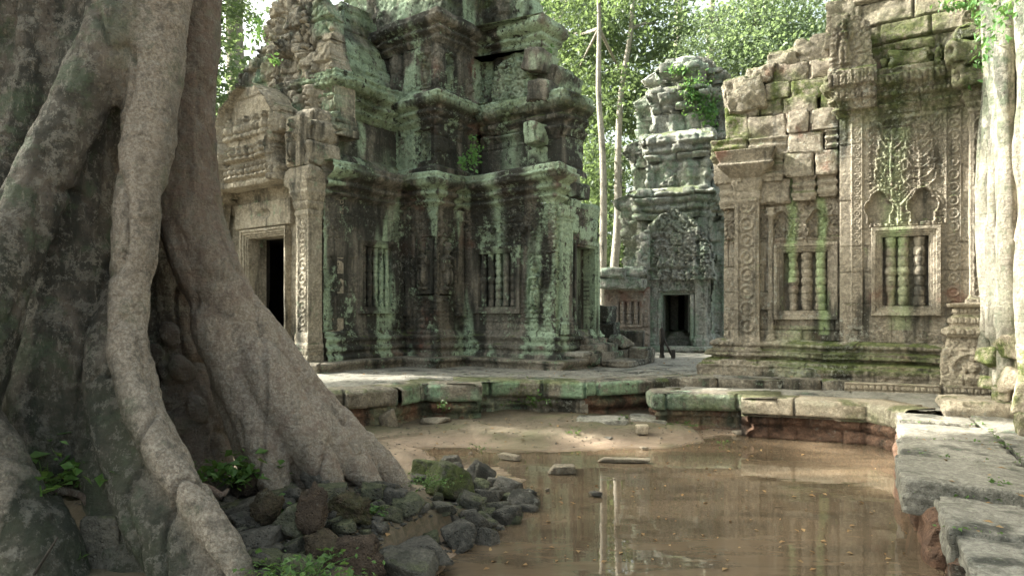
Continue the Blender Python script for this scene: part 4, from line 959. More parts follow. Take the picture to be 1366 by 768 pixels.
# side wall running towards the camera on the right, mostly hidden under roots
wS = Wall(K_+uR*.3, K_-uR*7.5)
plate('side_wall', wS, 0, wS.L, .45, 7.6, lambda S, Z: ashlar(S, Z, 66, .42, .8, .03)+fbm(S, Z, 0*S, 3, 5)*.05, .04, M['east_col'], gal, .5, attrs=lambda x, y, z: {'moss': .8*ss(2.0, 1.0, z)*ss(-.2, .3, fbm(x*1.5, y*1.5, z*1.5, 3, 15)), 'lich': .4*ss(4, 6, z)})

post_attr(gal, lich_e, (M['east_col'],))
# ------------------------------------------------------------------ the small grey tower at the back of the court
mf_ = M['far']; DF = 19.4
tow = thing('shrine_tower', 'pale grey tower shrine at the far end of the court with tiers of worn stone', 'tower', (4.6, 20.5, .5))
c0 = np.array(pxd(902, DF))           # middle of the door front
uF, vF = uv_axes(22)
hw = .98; fwd = .0
def F_pt(v, u): return c0+vF*v+uF*u
# cruciform plan: porch, shoulders, wide body
plan = [F_pt(-1.75, 1.9), F_pt(-1.75, .95), F_pt(-1.05, .95), F_pt(-1.05, 0), F_pt(.95, 0), F_pt(.95, .85), F_pt(1.38, .85), F_pt(1.38, 1.3), F_pt(1.85, 1.3), F_pt(1.85, 3.3), F_pt(1.0, 3.9), F_pt(-1.2, 3.9), F_pt(-1.75, 3.3)]
wF0 = Wall(plan[3], plan[4])
def zf(py, D=DF): return EYE-(py-HOR)/FPX*D
fd0, fd1 = wF0.sz(884, 400)[0], wF0.sz(922, 400)[0]; fz1 = zf(393); fz0 = zf(462)
def rel_f(k, s, z, L):
    h = ashlar(s, z, 500+k, .36, .7, .03, .016, .05)
    if k in (0, 1, 5, 6, 7): h = h+.035*np.cos(s*22)+filigree(s, z, 9, .03, k)
    if k == 3: h = h+np.where((s > fd0) & (s < fd1) & (z < fz1), -.9, 0)
    return h
def lich_f(x, y, z): return {'lich': np.clip(.5*ss(.0, .35, fbm(x*.9, y*.9, z*.9, 4, 7)), 0, 1), 'moss': .3*ss(0, .4, fbm(x, y, z, 3, 9))}
cf = {8, 9, 10, 11, 12}
sweep('plinth', plan, .25, 1.0, plinth_profile(.25, 1.0, .16), rel_f, .04, mf_, tow, closed=True, coarse=cf, attrs=lich_f, noise=.03)
def fmask(S, Z): return ~((S > fd0) & (S < fd1) & (Z < fz1) & (Z > fz0))
body = [p for p in plan]
# body walls without the door front, which has a real opening
openpoly = plan[4:]+plan[:4]
sweep('wall', openpoly, .98, zf(345), lambda z: 0*z, rel_f, .035, mf_, tow, attrs=lich_f, coarse={4, 5, 6, 7}, ledge=.6, noise=.02)
plate('wall', wF0, 0, wF0.L, .5, zf(345), lambda S, Z: ashlar(S, Z, 33, .36, .7, .02)+filigree(S, Z, 10, .02, 2), .03, mf_, tow, .5, mask=fmask, attrs=lich_f, noise=.015)
frame_mesh(wF0, fd0, fd1, fz0, fz1, [(0, -.5), (0, .03), (.05, .035), (.06, .07), (.12, .075), (.13, -.03)], 'door_frame', mf_, tow, True, 2)
mk('threshold', *rblock(wF0.pt((fd0+fd1)/2, .52, .1), (1.6, .35, .09), -R(22), (0, 0), .03, .08, .015, 4), mf_, tow)
wv = wF0.off(-2.2); plate('inner_wall', wv, fd0-.8, fd0+.12, .5, 2.4, 0, .3, M['far'], tow, .1); plate('inner_wall', wv, fd0+.32, fd1+.8, .5, 2.4, 0, .3, M['far'], tow, .1)
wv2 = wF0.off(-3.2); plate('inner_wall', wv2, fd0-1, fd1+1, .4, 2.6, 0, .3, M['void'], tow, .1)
pilaster(wF0, wF0.sz(866, 400)[0], wF0.sz(878, 400)[0], .62, zf(368), .16, mf_, tow, cap=.3, base=.3, res=.03, carve=.03, name='carved_pilaster')
pilaster(wF0, wF0.sz(928, 400)[0], wF0.sz(944, 400)[0], .62, zf(368), .16, mf_, tow, cap=.3, base=.3, res=.03, carve=.03, name='carved_pilaster')
for px in (880, 924):
    c = wF0.pt(wF0.sz(px, 400)[0], 0, .12); t = np.linspace(0, 1, 50)
    V, F = lathe((c[0], c[1], 0), list(zip(.75+(fz1-.75)*t, .055*(1+.25*np.abs(np.sin(t*PI*6))))), 10); mk('colonnette', V, F, mf_, tow)
plate('lintel', wF0, wF0.sz(872, 380)[0], wF0.sz(932, 380)[0], fz1+.10, zf(371), lambda S, Z: .10+filigree(S, Z, 12, .05, 7), .025, mf_, tow, .1)
# great pediment
pcx = wF0.sz(900, 330)[0]; pw_ = 1.12; pzb, pzt = zf(374), zf(280)
def ff(S, Z):
    x = (S-pcx)/pw_; y = (Z-pzb)/(pzt-pzb); hw_ = np.interp(y, [0, .1, .3, .5, .65, .8, .92, 1], [1.0, 1.0, .92, .93, .78, .62, .35, .06]); return np.abs(x)/hw_, x, y
def pedF(S, Z):
    f, x, y = ff(S, Z); rad_ = np.hypot(x/.9, y/.95)
    h = .10*np.exp(-((f-.82)/.16)**2)+.05*np.exp(-((f-.52)/.11)**2)+tapestry(S, Z, .22, .05, 3)
    for (y0, hh, p) in ((.03, .13, .2), (.18, .13, .2)):
        xi = np.floor(S/p+.5)*p; h = np.where((f < .95) & (y > y0) & (y < y0+hh) & (np.abs(x) < .72), h*.3+figure_h(S, Z, xi, pzb+y0*(pzt-pzb), hh*1.9, .09, True), h)
    return h+filigree(S, Z, 7, .07, 4)+fbm(S*3, Z*3, 0*S, 3, 2)*.04+.05*np.exp(-((y-.01)/.02)**2)
plate('pediment', wF0.off(.18), pcx-pw_-.05, pcx+pw_+.05, pzb, pzt, pedF, .025, mf_, tow, .5, mask=lambda S, Z: ff(S, Z)[0] < 1.0+.05*fbm(S*5, Z*5, 0*S, 2, 4), attrs=lich_f, noise=.02)
# tiers above
def scale_plan(k, du=0): 
    c = F_pt(.05, 2.1); return [c+(np.array(p)-c)*k for p in plan]
zt0 = zf(345)
tiers = [(.99, zt0, zf(295, 20), zf(262, 20.2)), (.87, zf(262, 20.2), zf(222, 20.6), zf(192, 20.6)), (.75, zf(192, 20.6), zf(160, 20.8), zf(133, 20.8)), (.60, zf(133, 20.8), zf(120, 21), zf(104, 21)), (.36, zf(104, 21), zf(99, 21.2), zf(92, 21.2))]
for i, (k, a, b, c_) in enumerate(tiers):
    pl_ = scale_plan(k); d_ = .26*k
    sweep('tier_wall', pl_, a-.02, b, profile([(a, .06), (a+.15, .06), (a+.18, 0), (b, 0)]), (lambda kk, s, z, L, i=i: ashlar(s, z, 600+kk+i*20, .30, .5, .06, .02, .07)+.05*np.cos(s*11)), .045, mf_, tow, closed=True, coarse=cf, attrs=lich_f, noise=.05)
    sweep('tier_cornice', pl_, b-.01, c_, cornice_profile(b, c_, d_), (lambda kk, s, z, L, i=i: ashlar(s, z, 700+kk+i*20, .26, .42, .085, .02, .08)), .04, mf_, tow, closed=True, coarse=cf, attrs=lich_f, noise=.06, warp=.08, topdome=.25)
# loose-set blocks that break the outline of the tiers
mb = MBP(); rr = random.Random(5)
for i, (k, a, b, c_) in enumerate(tiers):
    pl_ = scale_plan(k*1.03)
    for j in (0, 1, 2, 3, 4, 5, 6, 7, 8):
        p, q_ = np.array(pl_[j]), np.array(pl_[(j+1) % len(pl_)]); L = np.hypot(*(q_-p)); n_ = max(1, int(L/.34))
        for m in range(n_):
            if rr.random() < .55: continue
            c = p+(q_-p)*((m+.5)/n_); w_ = rr.uniform(.13, .24); an = math.atan2(*(q_-p)[::-1])
            V, F = rblock((c[0], c[1], c_-.06+rr.uniform(.0, .14)), (w_, rr.uniform(.14, .22), rr.uniform(.08, .17)), an+rr.uniform(-.1, .1), (rr.uniform(-.08, .08), rr.uniform(-.08, .08)), .04, .07, .03, int(rr.random()*500)); mb.add(V, F)
mb.parts('worn_block', mf_, tow, lich_f)
# upper gable above the pediment
wg2 = Wall(F_pt(-.8, .35), F_pt(.8, .35))
plate('upper_gable', wg2, .05, wg2.L-.05, zf(300, 19.8), zf(232, 19.8), lambda S, Z: filigree(S, Z, 6, .09, 8)+ashlar(S, Z, 4, .35, .5, .04, .02, .05), .03, mf_, tow, .8, mask=lambda S, Z: np.abs(S-wg2.L/2) < np.interp(Z, [zf(300, 19.8), zf(262, 19.8), zf(244, 19.8), zf(232, 19.8)], [.75, .62, .5, .12])+.06*fbm(S*0, Z*5, 0*S, 2, 5), attrs=lich_f, noise=.03)
# ---- low side chapel with the red barred window
wing = thing('side_chapel', 'low reddish stone wall with a barred window, adjoining the left of the grey tower shrine', 'wall', (3.3, 19.5, .5))
ww0 = Wall(np.array(pxd(806, 19.5)), np.array(pxd(866, 19.15)))
rw = rect(ww0, 825, 402, 853, 432)
mred = stone('reddish_wall_stone', A=(.34, .285, .24), B=(.25, .215, .18), dark=.1, green=.35, pale=.6, moss=.4, red=.12, off=44)
M['redwall'] = mred
plate('wall', ww0, 0, ww0.L, .4, zf(383), lambda S, Z: ashlar(S, Z, 3, .3, .5, .01)+filigree(S, Z, 12, .02, 4)+recess(S, Z, rw, .02, -.12)+.05*(Z < 1.0), .025, mred, wing, 1.2)
w_ = frame_mesh(ww0, *rw, [(a*.55, h*.6) for a, h in WSTEPS], 'window', mred, wing, True, 1)
for i in range(3): baluster(ww0, rw[0]+(rw[1]-rw[0])*(i+.5)/3, rw[2], rw[3], .075, mred, w_, -.03, i)
mb = MBP()
for i, (x0, y0, x1, y1) in enumerate([(804, 358, 838, 372), (836, 356, 866, 370), (803, 370, 864, 386)]):
    a = W3(x0, y0, 19.2); b = W3(x1, y1, 19.2); mb.add(*rblock(((a[0]+b[0])/2, 19.45, (a[2]+b[2])/2), (abs(b[0]-a[0])/2, .45, abs(a[2]-b[2])/2), -.3, (0, .02*i), .05, .05, .03, i+3))
mb.parts('eaves_block', mf_, wing)
plate('gable_stump', ww0.off(-.25), ww0.L-.75, ww0.L, zf(360), zf(300), lambda S, Z: ashlar(S, Z, 3, .3, .4, .05)+filigree(S, Z, 7, .05, 4), .04, mf_, wing, .5, mask=lambda S, Z: S > ww0.L-.75+(Z-zf(360))/(zf(300)-zf(360))*.55+.08*np.floor(3*fbm(S*0, Z*4, 0*S, 1, 2)), noise=.03)
# ------------------------------------------------------------------ ground, pond, paving, terraces
def in_poly(x, y, poly):
    ins = np.zeros(x.shape, bool); n = len(poly)
    for i in range(n):
        x1, y1 = poly[i]; x2, y2 = poly[(i+1) % n]
        c = ((y1 > y) != (y2 > y)) & (x < (x2-x1)*(y-y1)/(y2-y1+1e-12)+x1); ins ^= c
    return ins
def dist_poly(x, y, pts):
    return dist_seg(x, y, pts)
# terrace edge (front faces) in plan
E1 = [(-7.4, 9.9), (-2.64, 9.17), (-2.0, 9.43), (-1.62, 9.7), (-1.34, 10.2), (-1.21, 10.1), (-.453, 10.2), (-.45, 10.65), (.14, 10.65), (.59, 10.6), (1.16, 10.42), (2.55, 10.95)]
WZ = -.17      # level of the pond
shore = [tuple(gz(px, py, WZ)[:2]) for px, py in ((470, 800), (560, 735), (640, 690), (668, 660), (700, 640), (665, 622), (560, 612), (498, 596), (560, 588), (640, 590), (742, 600), (800, 592), (880, 592), (960, 580), (1030, 578), (1120, 575), (1200, 570))]
def ground_h(x, y):
    # 0.0 = water level
    n = fbm(x*.9, y*.9, 0*x, 4, 3)*.05+fbm(x*3.3, y*3.3, 0*x, 4, 9)*.032+fbm(x*10, y*10, 0*x, 3, 29)*.008
    # basin
    basin = [shore[0]]+shore[1:]+[(5.9, 8.8), (5.2, 6), (3.6, 3.4), (2.6, 1.0), (2.0, -3), (-2.5, -3), (-1.6, 1.8)]
    ins = in_poly(x, y, basin); d = dist_seg(x, y, basin+[basin[0]])
    h = np.where(ins, -.28*ss(0, 1.2, d)-.01, .055*ss(0, .9, d)+.012)
    # root mound
    m = np.exp(-(((x+3.0)/1.9)**2+((y-5.2)/1.3)**2)); h = h+WZ+np.where(ins, 0, .30*m)
    m2 = np.exp(-(((x+1.15)/.8)**2+((y-5.1)/.9)**2)); h = h+.22*m2*np.where(ins, .6, 1); h = h+.12*np.exp(-(((x+2.3)/1.2)**2+((y-3.6)/1.0)**2))
    h = h+.09*ss(2.6, .4, dist_seg(x, y, E1))*(x < 2.6)
    far = ss(10.8, 14, y)+ss(5.6, 8, x)+ss(-6, -9, x); h = h+np.clip(far, 0, 1)*.35
    return h+n*np.where(ins, .5, 1.0)
def axis_pts(segs):
    out = []
    for a, b, st in segs: out.append(np.arange(a, b, st))
    return np.concatenate(out+[[segs[-1][1]]])
xs = axis_pts([(-400, -60, 34), (-60, -12, 4), (-12, -5.5, .4), (-5.5, 5.5, .045), (5.5, 12, .4), (12, 60, 4), (60, 400, 34)])
ys = axis_pts([(-60, -6, 6), (-6, 2, .4), (2, 11, .045), (11, 24, .5), (24, 80, 4), (80, 600, 40)])
X, Y = np.meshgrid(xs, ys); Zg = ground_h(X, Y)
far_rise = ss(60, 300, Y)*6; Zg = Zg+far_rise
struct('ground', np.stack([X, Y, Zg], -1).reshape(-1, 3), gridF(len(ys), len(xs)), M['mud'])
xs2 = np.linspace(-4.2, 7.5, 60); ys2 = np.linspace(-5, 12.4, 80); X2, Y2 = np.meshgrid(xs2, ys2)
struct('pond_water', np.stack([X2, Y2, 0*X2+WZ], -1).reshape(-1, 3), gridF(80, 60), M['water'])
# paved court: one sheet of flagstones
def paving(name, poly, z, res, seed, bl=.75, ch=.55, ang=27, attrs=None):
    u, v = uv_axes(ang); P = np.array(poly); a = P@v; b = P@u
    A_, B__ = np.meshgrid(np.arange(a.min(), a.max()+res, res), np.arange(b.min(), b.max()+res, res))
    x = A_*v[0]+B__*u[0]; y = A_*v[1]+B__*u[1]
    wob = fbm(x*1.3, y*1.3, 0*x, 2, seed)*.05
    h = ashlar(A_+wob, B__+wob, seed, ch, bl, .012, .012, .030)+fbm(x*2, y*2, 0*x, 3, seed+3)*.012+fbm(x*9, y*9, 0*x, 2, seed+5)*.003
    Vp = np.stack([x, y, z+h], -1); m = in_poly(x, y, [tuple(p) for p in poly])
    fm = m[:-1, :-1] & m[1:, :-1] & m[:-1, 1:] & m[1:, 1:]
    F = gridF(*x.shape).reshape(x.shape[0]-1, x.shape[1]-1, 4)[fm]
    used = np.unique(F); rm = np.full(x.size, -1); rm[used] = np.arange(len(used)); V = Vp.reshape(-1, 3)[used]
    # skirt is not needed: kerb blocks stand all round it
    F = rm[F][:, ::-1] if False else rm[F]
    return struct(name, V, F, M['pave'])
court = [(-7.4, 10.2), (-2.5, 9.5), (-1.6, 10.1), (-.4, 10.6), (.6, 10.95), (1.3, 10.8), (2.5, 11.25), (4.8, 11.2), (6.8, 10.5), (8.5, 10), (8.5, 12), (7.5, 17.2), (1.5, 19.3), (-9, 15.5)]
paving('paved_court', court, .49, .032, 8, .8, .6)
# kerb blocks of the raised terrace: an upper worn course over a red laterite foot
ter = thing('stone_terrace', 'long stepped terrace edge of mossy blocks round the muddy pond, below the dark tower', 'terrace', (0, 10.4, 0))
rr = random.Random(12)
def course(parent, a, b, z0, z1, depth, mat, name, bl=(.5, .95), fw=0.0, amp=.02, rad=.035, groove=None, top_out=.0, res=.035):
    w = Wall(a, b); ang = math.atan2(w.d[1], w.d[0]); s = 0
    while s < w.L-.05:
        l = rr.uniform(*bl); l = min(l, w.L-s)
        if w.L-s-l < .28: l = w.L-s
        c = w.pt(s+l/2, (z0+z1)/2+rr.uniform(-.008, .012), fw-depth/2+rr.uniform(-.02, .02))
        V, F = rblock(c, (l/2-.005, depth/2, (z1-z0)/2), ang+rr.uniform(-.015, .015), (rr.uniform(-.012, .012), rr.uniform(-.008, .008)), rad, res, amp, int(rr.random()*900), groove)
        mk(name, V, F, mat, parent, True, {'lich': np.clip(1.0*ss(-.15, .15, fbm(V[:, 0]*1.6, V[:, 1]*1.6, V[:, 2]*1.6, 3, 91))*(V[:, 2] < z1-.02)*(V[:, 0] < 2.0), 0, 1), 'moss': 0*V[:, 0]})
        s += l
gr = lambda t: .012*np.sin(t*10)
def edge_run(parent, poly, z0, zm, z1, seed, mat_t='plinth', mat_b='later', rec=.11, lich=1.0):
    """a worn course with a recessed moulded footing below it"""
    def rt(k, s, z, L): return ashlar(s, z, seed+k, .9, .85, .045, .022, .10)-.05*ss(.0, .05, z-z1+.05)*(1+.6*fbm(s*4, z*4, 0*s, 2, seed))+.03*fbm(s*2.2, z*5, 0*s, 3, seed+4)
    def rb(k, s, z, L): return ashlar(s, z, seed+40+k, .20, .6, .03, .014, .035)+.022*np.sin((z-z0)*30)+.05*fbm(s*2.5, z*4, 0*s, 3, seed+9)-.06*ss(.1, .4, fbm(s*1.3, z*3, 0*s, 2, seed+1))
    at_ = lambda x, y, z: {'lich': np.clip(lich*ss(-.1, .12, fbm(x*1.6, y*1.6, z*1.6, 3, 91))*(z < z1-.012), 0, 1), 'moss': .5*ss(.05, .3, fbm(x*1.1, y*1.1, z*1.1, 3, 19))}
    sweep('edge_course', poly, zm, z1, profile([(zm, -.035), (zm+.03, .0), (z1-.03, .0), (z1, -.02)]), rt, .022, M[mat_t], parent, ledge=.40, noise=.010, attrs=at_, warp=.008)
    sweep('footing_course', poly, z0, zm+.01, lambda z: 0*z-rec, rb, .024, M[mat_b], parent, ledge=.25, noise=.02, attrs=lambda x, y, z: {'lich': .5*lich*ss(.0, .3, fbm(x*1.9, y*1.9, z*1.9, 3, 31)), 'moss': 0*x})
edge_run(ter, E1[:4], -.32, .245, .505, 3); edge_run(ter, E1[3:7], -.32, .24, .505, 13); edge_run(ter, E1[6:10]+[(1.16, 10.42)], -.32, .245, .505, 23, mat_b='plinth'); edge_run(ter, E1[10:], -.32, .285, .505, 33)
# right hand part: upper riser with carved face, lower tier
U1 = [(2.55, 10.95), (3.35, 10.85), (4.88, 10.70), (6.85, 9.95)]
U1 = [(2.5, 11.05), (3.35, 10.98), (4.88, 10.65), (6.9, 9.85)]
for i in range(len(U1)-1):
    course(ter, U1[i], U1[i+1], .30, .50, .5, M['plinth'] if i < 2 else M['east'], 'riser_block', groove=lambda t: .016*np.sin(t*9), bl=(.6, 1.1))
wc = Wall((4.85, 10.62), (6.95, 9.80))
def fr(S, Z): return .05+leafrow(S, Z, .40, .475, .085, .03)+leafrow(S, -Z, -.395, -.33, .06, .025)+.02*(Z > .475)
plate('carved_riser', wc.off(.0), .35, 1.62, .32, .497, fr, .0125, M['east_col'], ter, .1); plate('carved_riser', wc, 1.68, wc.L-.02, .32, .497, fr, .0125, M['east_col'], ter, .1)
L1 = [(2.05, 10.62), (2.17, 10.45), (3.45, 10.20), (4.05, 9.85), (4.80, 9.42), (4.86, 9.36)]
L1 = [(2.08, 9.98), (3.36, 9.80), (3.22, 9.48), (4.66, 8.92), (4.80, 8.30)]
edge_run(ter, [(2.06, 10.6)]+L1[:2]+L1[1:2][:0]+[L1[2]], -.40, .14, .385, 51, rec=.09, lich=.5)
edge_run(ter, [L1[2], L1[3], L1[4]], -.40, .13, .385, 61, 'east_col', 'later', .09, .15)
# tread of the lower tier
paving('lower_tread', [(2.2, 10.0), (3.4, 9.95), (3.62, 9.6), (4.8, 9.2), (5.0, 8.3), (6.0, 8.3), (6.95, 9.7), (4.9, 10.6), (3.35, 10.95), (2.5, 11.0)], .372, .025, 18, .9, .7)
# ---- stepped walkway along the right bank
wk = thing('stone_walkway', 'broad worn slab walkway on the right bank of the pond, sunlit at the far end', 'walkway', (4.0, 6.0, .2))
u, v = uv_axes(27)
o = np.array([4.74, 8.34])
def slab(a0, a1, b0, b1, z1, th, seed, tilt=(0, 0), mat='pave', name='slab', amp=.010):
    """a along -u from o, b to the right along v"""
    c = o-u*(a0+a1)/2+v*(b0+b1)/2
    V, F = rblock((c[0], c[1], z1-th/2), ((b1-b0)/2-.006, (a1-a0)/2-.006, th/2), -R(27), tilt, .016, .022, amp, seed, lambda t: .006*np.sin(t*7+seed)+.008*(t > .2))
    return mk(name, V, F, M[mat], wk)
slab(0, .62, .0, .78, .355, .25, 1, (0, .01)); slab(.62, 1.75, -.02, .84, .325, .26, 2); slab(1.76, 2.66, -.06, .80, .335, .24, 3, (.01, -.01)); slab(2.67, 3.70, -.12, .81, .325, .25, 33, (-.005, .012)); 
slab(3.71, 4.6, .08, .95, .24, .30, 4, (0, .012)); slab(4.61, 5.6, .11, .94, .23, .30, 34, (.008, -.006)); slab(5.6, 7.9, .06, .98, .225, .3, 5); slab(7.9, 10.4, .06, .98, .22, .3, 8)
slab(-.6, .9, .80, 1.35, .34, .25, 6); slab(.9, 2.6, .86, 1.42, .335, .25, 7, (.01, .0)); slab(2.6, 4.3, .84, 1.5, .325, .25, 9, (0, -.02)); slab(4.3, 6.4, .98, 1.6, .26, .25, 10); slab(6.4, 9, 1.0, 1.6, .25, .25, 11)
# rough red footing under the walkway, seen at the water's edge
for i, (a0, a1, b0) in enumerate([(0, .8, .06), (.8, 1.6, .04), (1.6, 2.5, .02), (2.5, 3.3, .05), (3.3, 4.1, .12), (4.1, 5.0, .16), (5.0, 5.9, .15), (5.9, 7.0, .14)]):
    c = o-u*(a0+a1)/2+v*(b0+.29); V, F = rblock((c[0], c[1], -.13), (.36, (a1-a0)/2, .26), -R(27)+rr.uniform(-.06, .06), (0, 0), .06, .03, .05, 40+i); mk('footing_block', V, F, M['later'], wk)
# upper step blocks at the right margin
for i, (a0, a1, b0, b1, z1) in enumerate([(-1.2, -.15, .55, 1.9, .47), (-.15, .95, 1.22, 2.1, .50), (.95, 2.2, 1.42, 2.4, .60), (2.2, 3.4, 1.50, 2.4, .55), (3.4, 5.2, 1.6, 2.5, .52)]):
    slab(a0, a1, b0, b1, z1, .34, 60+i, (0, rr.uniform(-.02, .02)), 'east_col', 'step_block', .025)
# mossy stones piled at the wall foot on the right
pile = [(1322, 470, 8.8, .30, .22), (1342, 500, 8.0, .24, .20), (1330, 520, 8.2, .2, .16), (1350, 455, 8.2, .28, .25), (1362, 520, 7.0, .26, .3), (1310, 505, 8.9, .16, .14), (1366, 560, 6.4, .22, .2), (1366, 470, 7.4, .3, .35)]
# ------------------------------------------------------------------ the giant tree with its flowing buttress roots
def voxel_body(mb, vox, smooth_it=6, sm_f=.6):
    V = np.vstack(mb.V); F = np.vstack(mb.F)
    o = mk('tmp_body', V, F, None)
    md = o.modifiers.new('r', 'REMESH'); md.mode = 'VOXEL'; md.voxel_size = vox; md.use_smooth_shade = True
    m2 = o.modifiers.new('s', 'SMOOTH'); m2.factor = sm_f; m2.iterations = smooth_it
    dg = bpy.context.evaluated_depsgraph_get(); ev = o.evaluated_get(dg); me = ev.to_mesh()
    n = len(me.vertices); co = np.empty(n*3, np.float32); me.vertices.foreach_get('co', co); no = np.empty(n*3, np.float32); me.vertices.foreach_get('normal', no)
    nl = len(me.loops); li = np.empty(nl, np.int32); me.loops.foreach_get('vertex_index', li); npoly = len(me.polygons)
    Fq = li.reshape(-1, 4) if nl == npoly*4 else None
    if Fq is None: Fq = [list(p.vertices) for p in me.polygons]
    ev.to_mesh_clear(); d = o.data; bpy.data.objects.remove(o); bpy.data.meshes.remove(d)
    return co.reshape(-1, 3).astype(float), no.reshape(-1, 3).astype(float), Fq
def root(mb, pts, seed=0, amp=.10, seg=20):
    """pts: (px, py, D, radius)"""
    P = [W3(a, b, c) for a, b, c, r in pts]; r = [q[3] for q in pts]
    if pts[0][1] > -60: r[0] *= .35; P[0] = P[0]+np.array([0, .12, 0])
    V, F = tube(P, r, seg, .05, amp, seed); mb.add(V, F)
mb = MB()
# right buttress ridge (reaching the pond)
root(mb, [(262, -420, 5.5, .20), (262, -200, 5.4, .19), (260, -60, 5.3, .175), (257, 60, 5.25, .175), (253, 180, 5.2, .19), (252, 270, 5.2, .24), (268, 340, 5.2, .25), (298, 400, 5.25, .24), (340, 455, 5.35, .22), (392, 515, 5.45, .20), (448, 572, 5.5, .175), (500, 616, 5.55, .15), (530, 642, 5.6, .12), (552, 662, 5.62, .05)], 1, .10)
root(mb, [(268, 330, 5.25, .18), (285, 420, 5.2, .19), (318, 510, 5.15, .18), (352, 590, 5.05, .15), (366, 640, 5.0, .12), (372, 680, 5.0, .07)], 2, .14)
root(mb, [(285, 400, 5.2, .18), (350, 490, 5.15, .18), (400, 570, 5.1, .17), (432, 625, 5.1, .13), (445, 665, 5.1, .08)], 3, .14)
root(mb, [(340, 480, 5.25, .18), (410, 560, 5.25, .17), (470, 615, 5.3, .13), (505, 655, 5.3, .07)], 4, .12)
root(mb, [(296, 410, 5.35, .22), (325, 500, 5.32, .26), (350, 575, 5.25, .25), (362, 640, 5.2, .2)], 41, .10)
root(mb, [(330, 460, 5.35, .22), (378, 545, 5.35, .25), (415, 605, 5.3, .22), (430, 655, 5.25, .15)], 42, .10)
root(mb, [(400, 540, 5.45, .2), (445, 595, 5.42, .2), (480, 635, 5.4, .14)], 43, .10)
# the shaded hollow between the two roots
root(mb, [(205, 120, 5.7, .24), (212, 300, 5.75, .28), (222, 430, 5.75, .32), (245, 540, 5.7, .36), (260, 640, 5.6, .32)], 5, .16)
for kx, ky, kr in ((228, 445, .06), (243, 492, .085), (215, 530, .07), (236, 565, .10), (216, 600, .10), (245, 612, .07), (205, 470, .06), (262, 545, .07), (222, 500, .05), (228, 635, .08)):
    P = [W3(kx-6, ky-12, 5.42), W3(kx, ky, 5.36), W3(kx+5, ky+14, 5.40)]; mb.add(*tube(P, [kr*.8, kr*1.2, kr*.9], 14, .03, .1, kx))
# slim front buttress sweeping down to the lower edge
root(mb, [(225, -430, 4.9, .22), (222, -200, 4.8, .21), (214, -40, 4.7, .20), (205, 80, 4.6, .185), (192, 180, 4.5, .165), (181, 280, 4.42, .145), (172, 380, 4.35, .125), (170, 450, 4.25, .11), (178, 520, 4.12, .10), (205, 585, 4.0, .095), (240, 640, 3.9, .09), (278, 695, 3.82, .085), (312, 745, 3.76, .08), (345, 800, 3.72, .06)], 6, .08)
for t in range(7):    # the web below the ridge, thick and leaning back
    f = t/6.0
    a = [(170+10*f, 420+20*t*.2), ]
root(mb, [(160, 330, 4.55, .12), (152, 450, 4.45, .15), (158, 540, 4.3, .19), (185, 620, 4.15, .21), (215, 690, 4.0, .22), (250, 760, 3.9, .2), (270, 820, 3.85, .16)], 7, .10)
root(mb, [(150, 420, 4.6, .14), (145, 540, 4.5, .17), (155, 630, 4.3, .2), (178, 710, 4.15, .2), (195, 800, 4.0, .18)], 8, .10)
root(mb, [(176, -61, 5.2, .05), (172, 400, 4.6, .07), (180, 500, 4.32, .11), (202, 580, 4.15, .13), (234, 650, 4.02, .15), (272, 715, 3.94, .15), (302, 790, 3.88, .13)], 82, .06)
# dark central root
root(mb, [(130, -430, 4.9, .34), (135, -150, 4.8, .32), (140, 10, 4.75, .28), (128, 110, 4.7, .26), (112, 220, 4.65, .25), (98, 320, 4.6, .25), (86, 420, 4.55, .27), (74, 510, 4.5, .29), (66, 580, 4.48, .30), (62, 660, 4.45, .25)], 9, .10)
root(mb, [(128, 200, 4.75, .2), (120, 400, 4.7, .22), (112, 520, 4.6, .24), (108, 640, 4.5, .2)], 91, .1)
# big grey left roots crossing down
root(mb, [(165, -430, 4.7, .28), (165, -60, 4.6, .22), (150, 50, 4.5, .20), (112, 130, 4.4, .18), (72, 210, 4.3, .17), (35, 285, 4.2, .18), (5, 350, 4.1, .19), (-35, 440, 4.0, .22), (-80, 560, 3.9, .26)], 10, .10)
root(mb, [(20, -430, 4.9, .62), (22, -100, 4.9, .58), (15, 80, 4.9, .52), (-10, 230, 4.85, .46), (-50, 400, 4.8, .5), (-90, 600, 4.7, .6)], 11, .10, 28)
root(mb, [(75, -200, 4.75, .30), (72, 0, 4.7, .26), (55, 120, 4.65, .22), (25, 220, 4.6, .2), (0, 320, 4.5, .2)], 12, .1)
# lower left pale root
root(mb, [(-70, 520, 4.1, .22), (-30, 590, 3.95, .19), (8, 660, 3.85, .17), (40, 730, 3.78, .16), (60, 800, 3.7, .15)], 13, .12)
root(mb, [(20, 660, 3.95, .12), (62, 700, 3.9, .13), (80, 760, 3.85, .14), (95, 820, 3.8, .12)], 14, .16)
root(mb, [(-20, 700, 3.8, .2), (0, 800, 3.7, .22)], 15, .12)
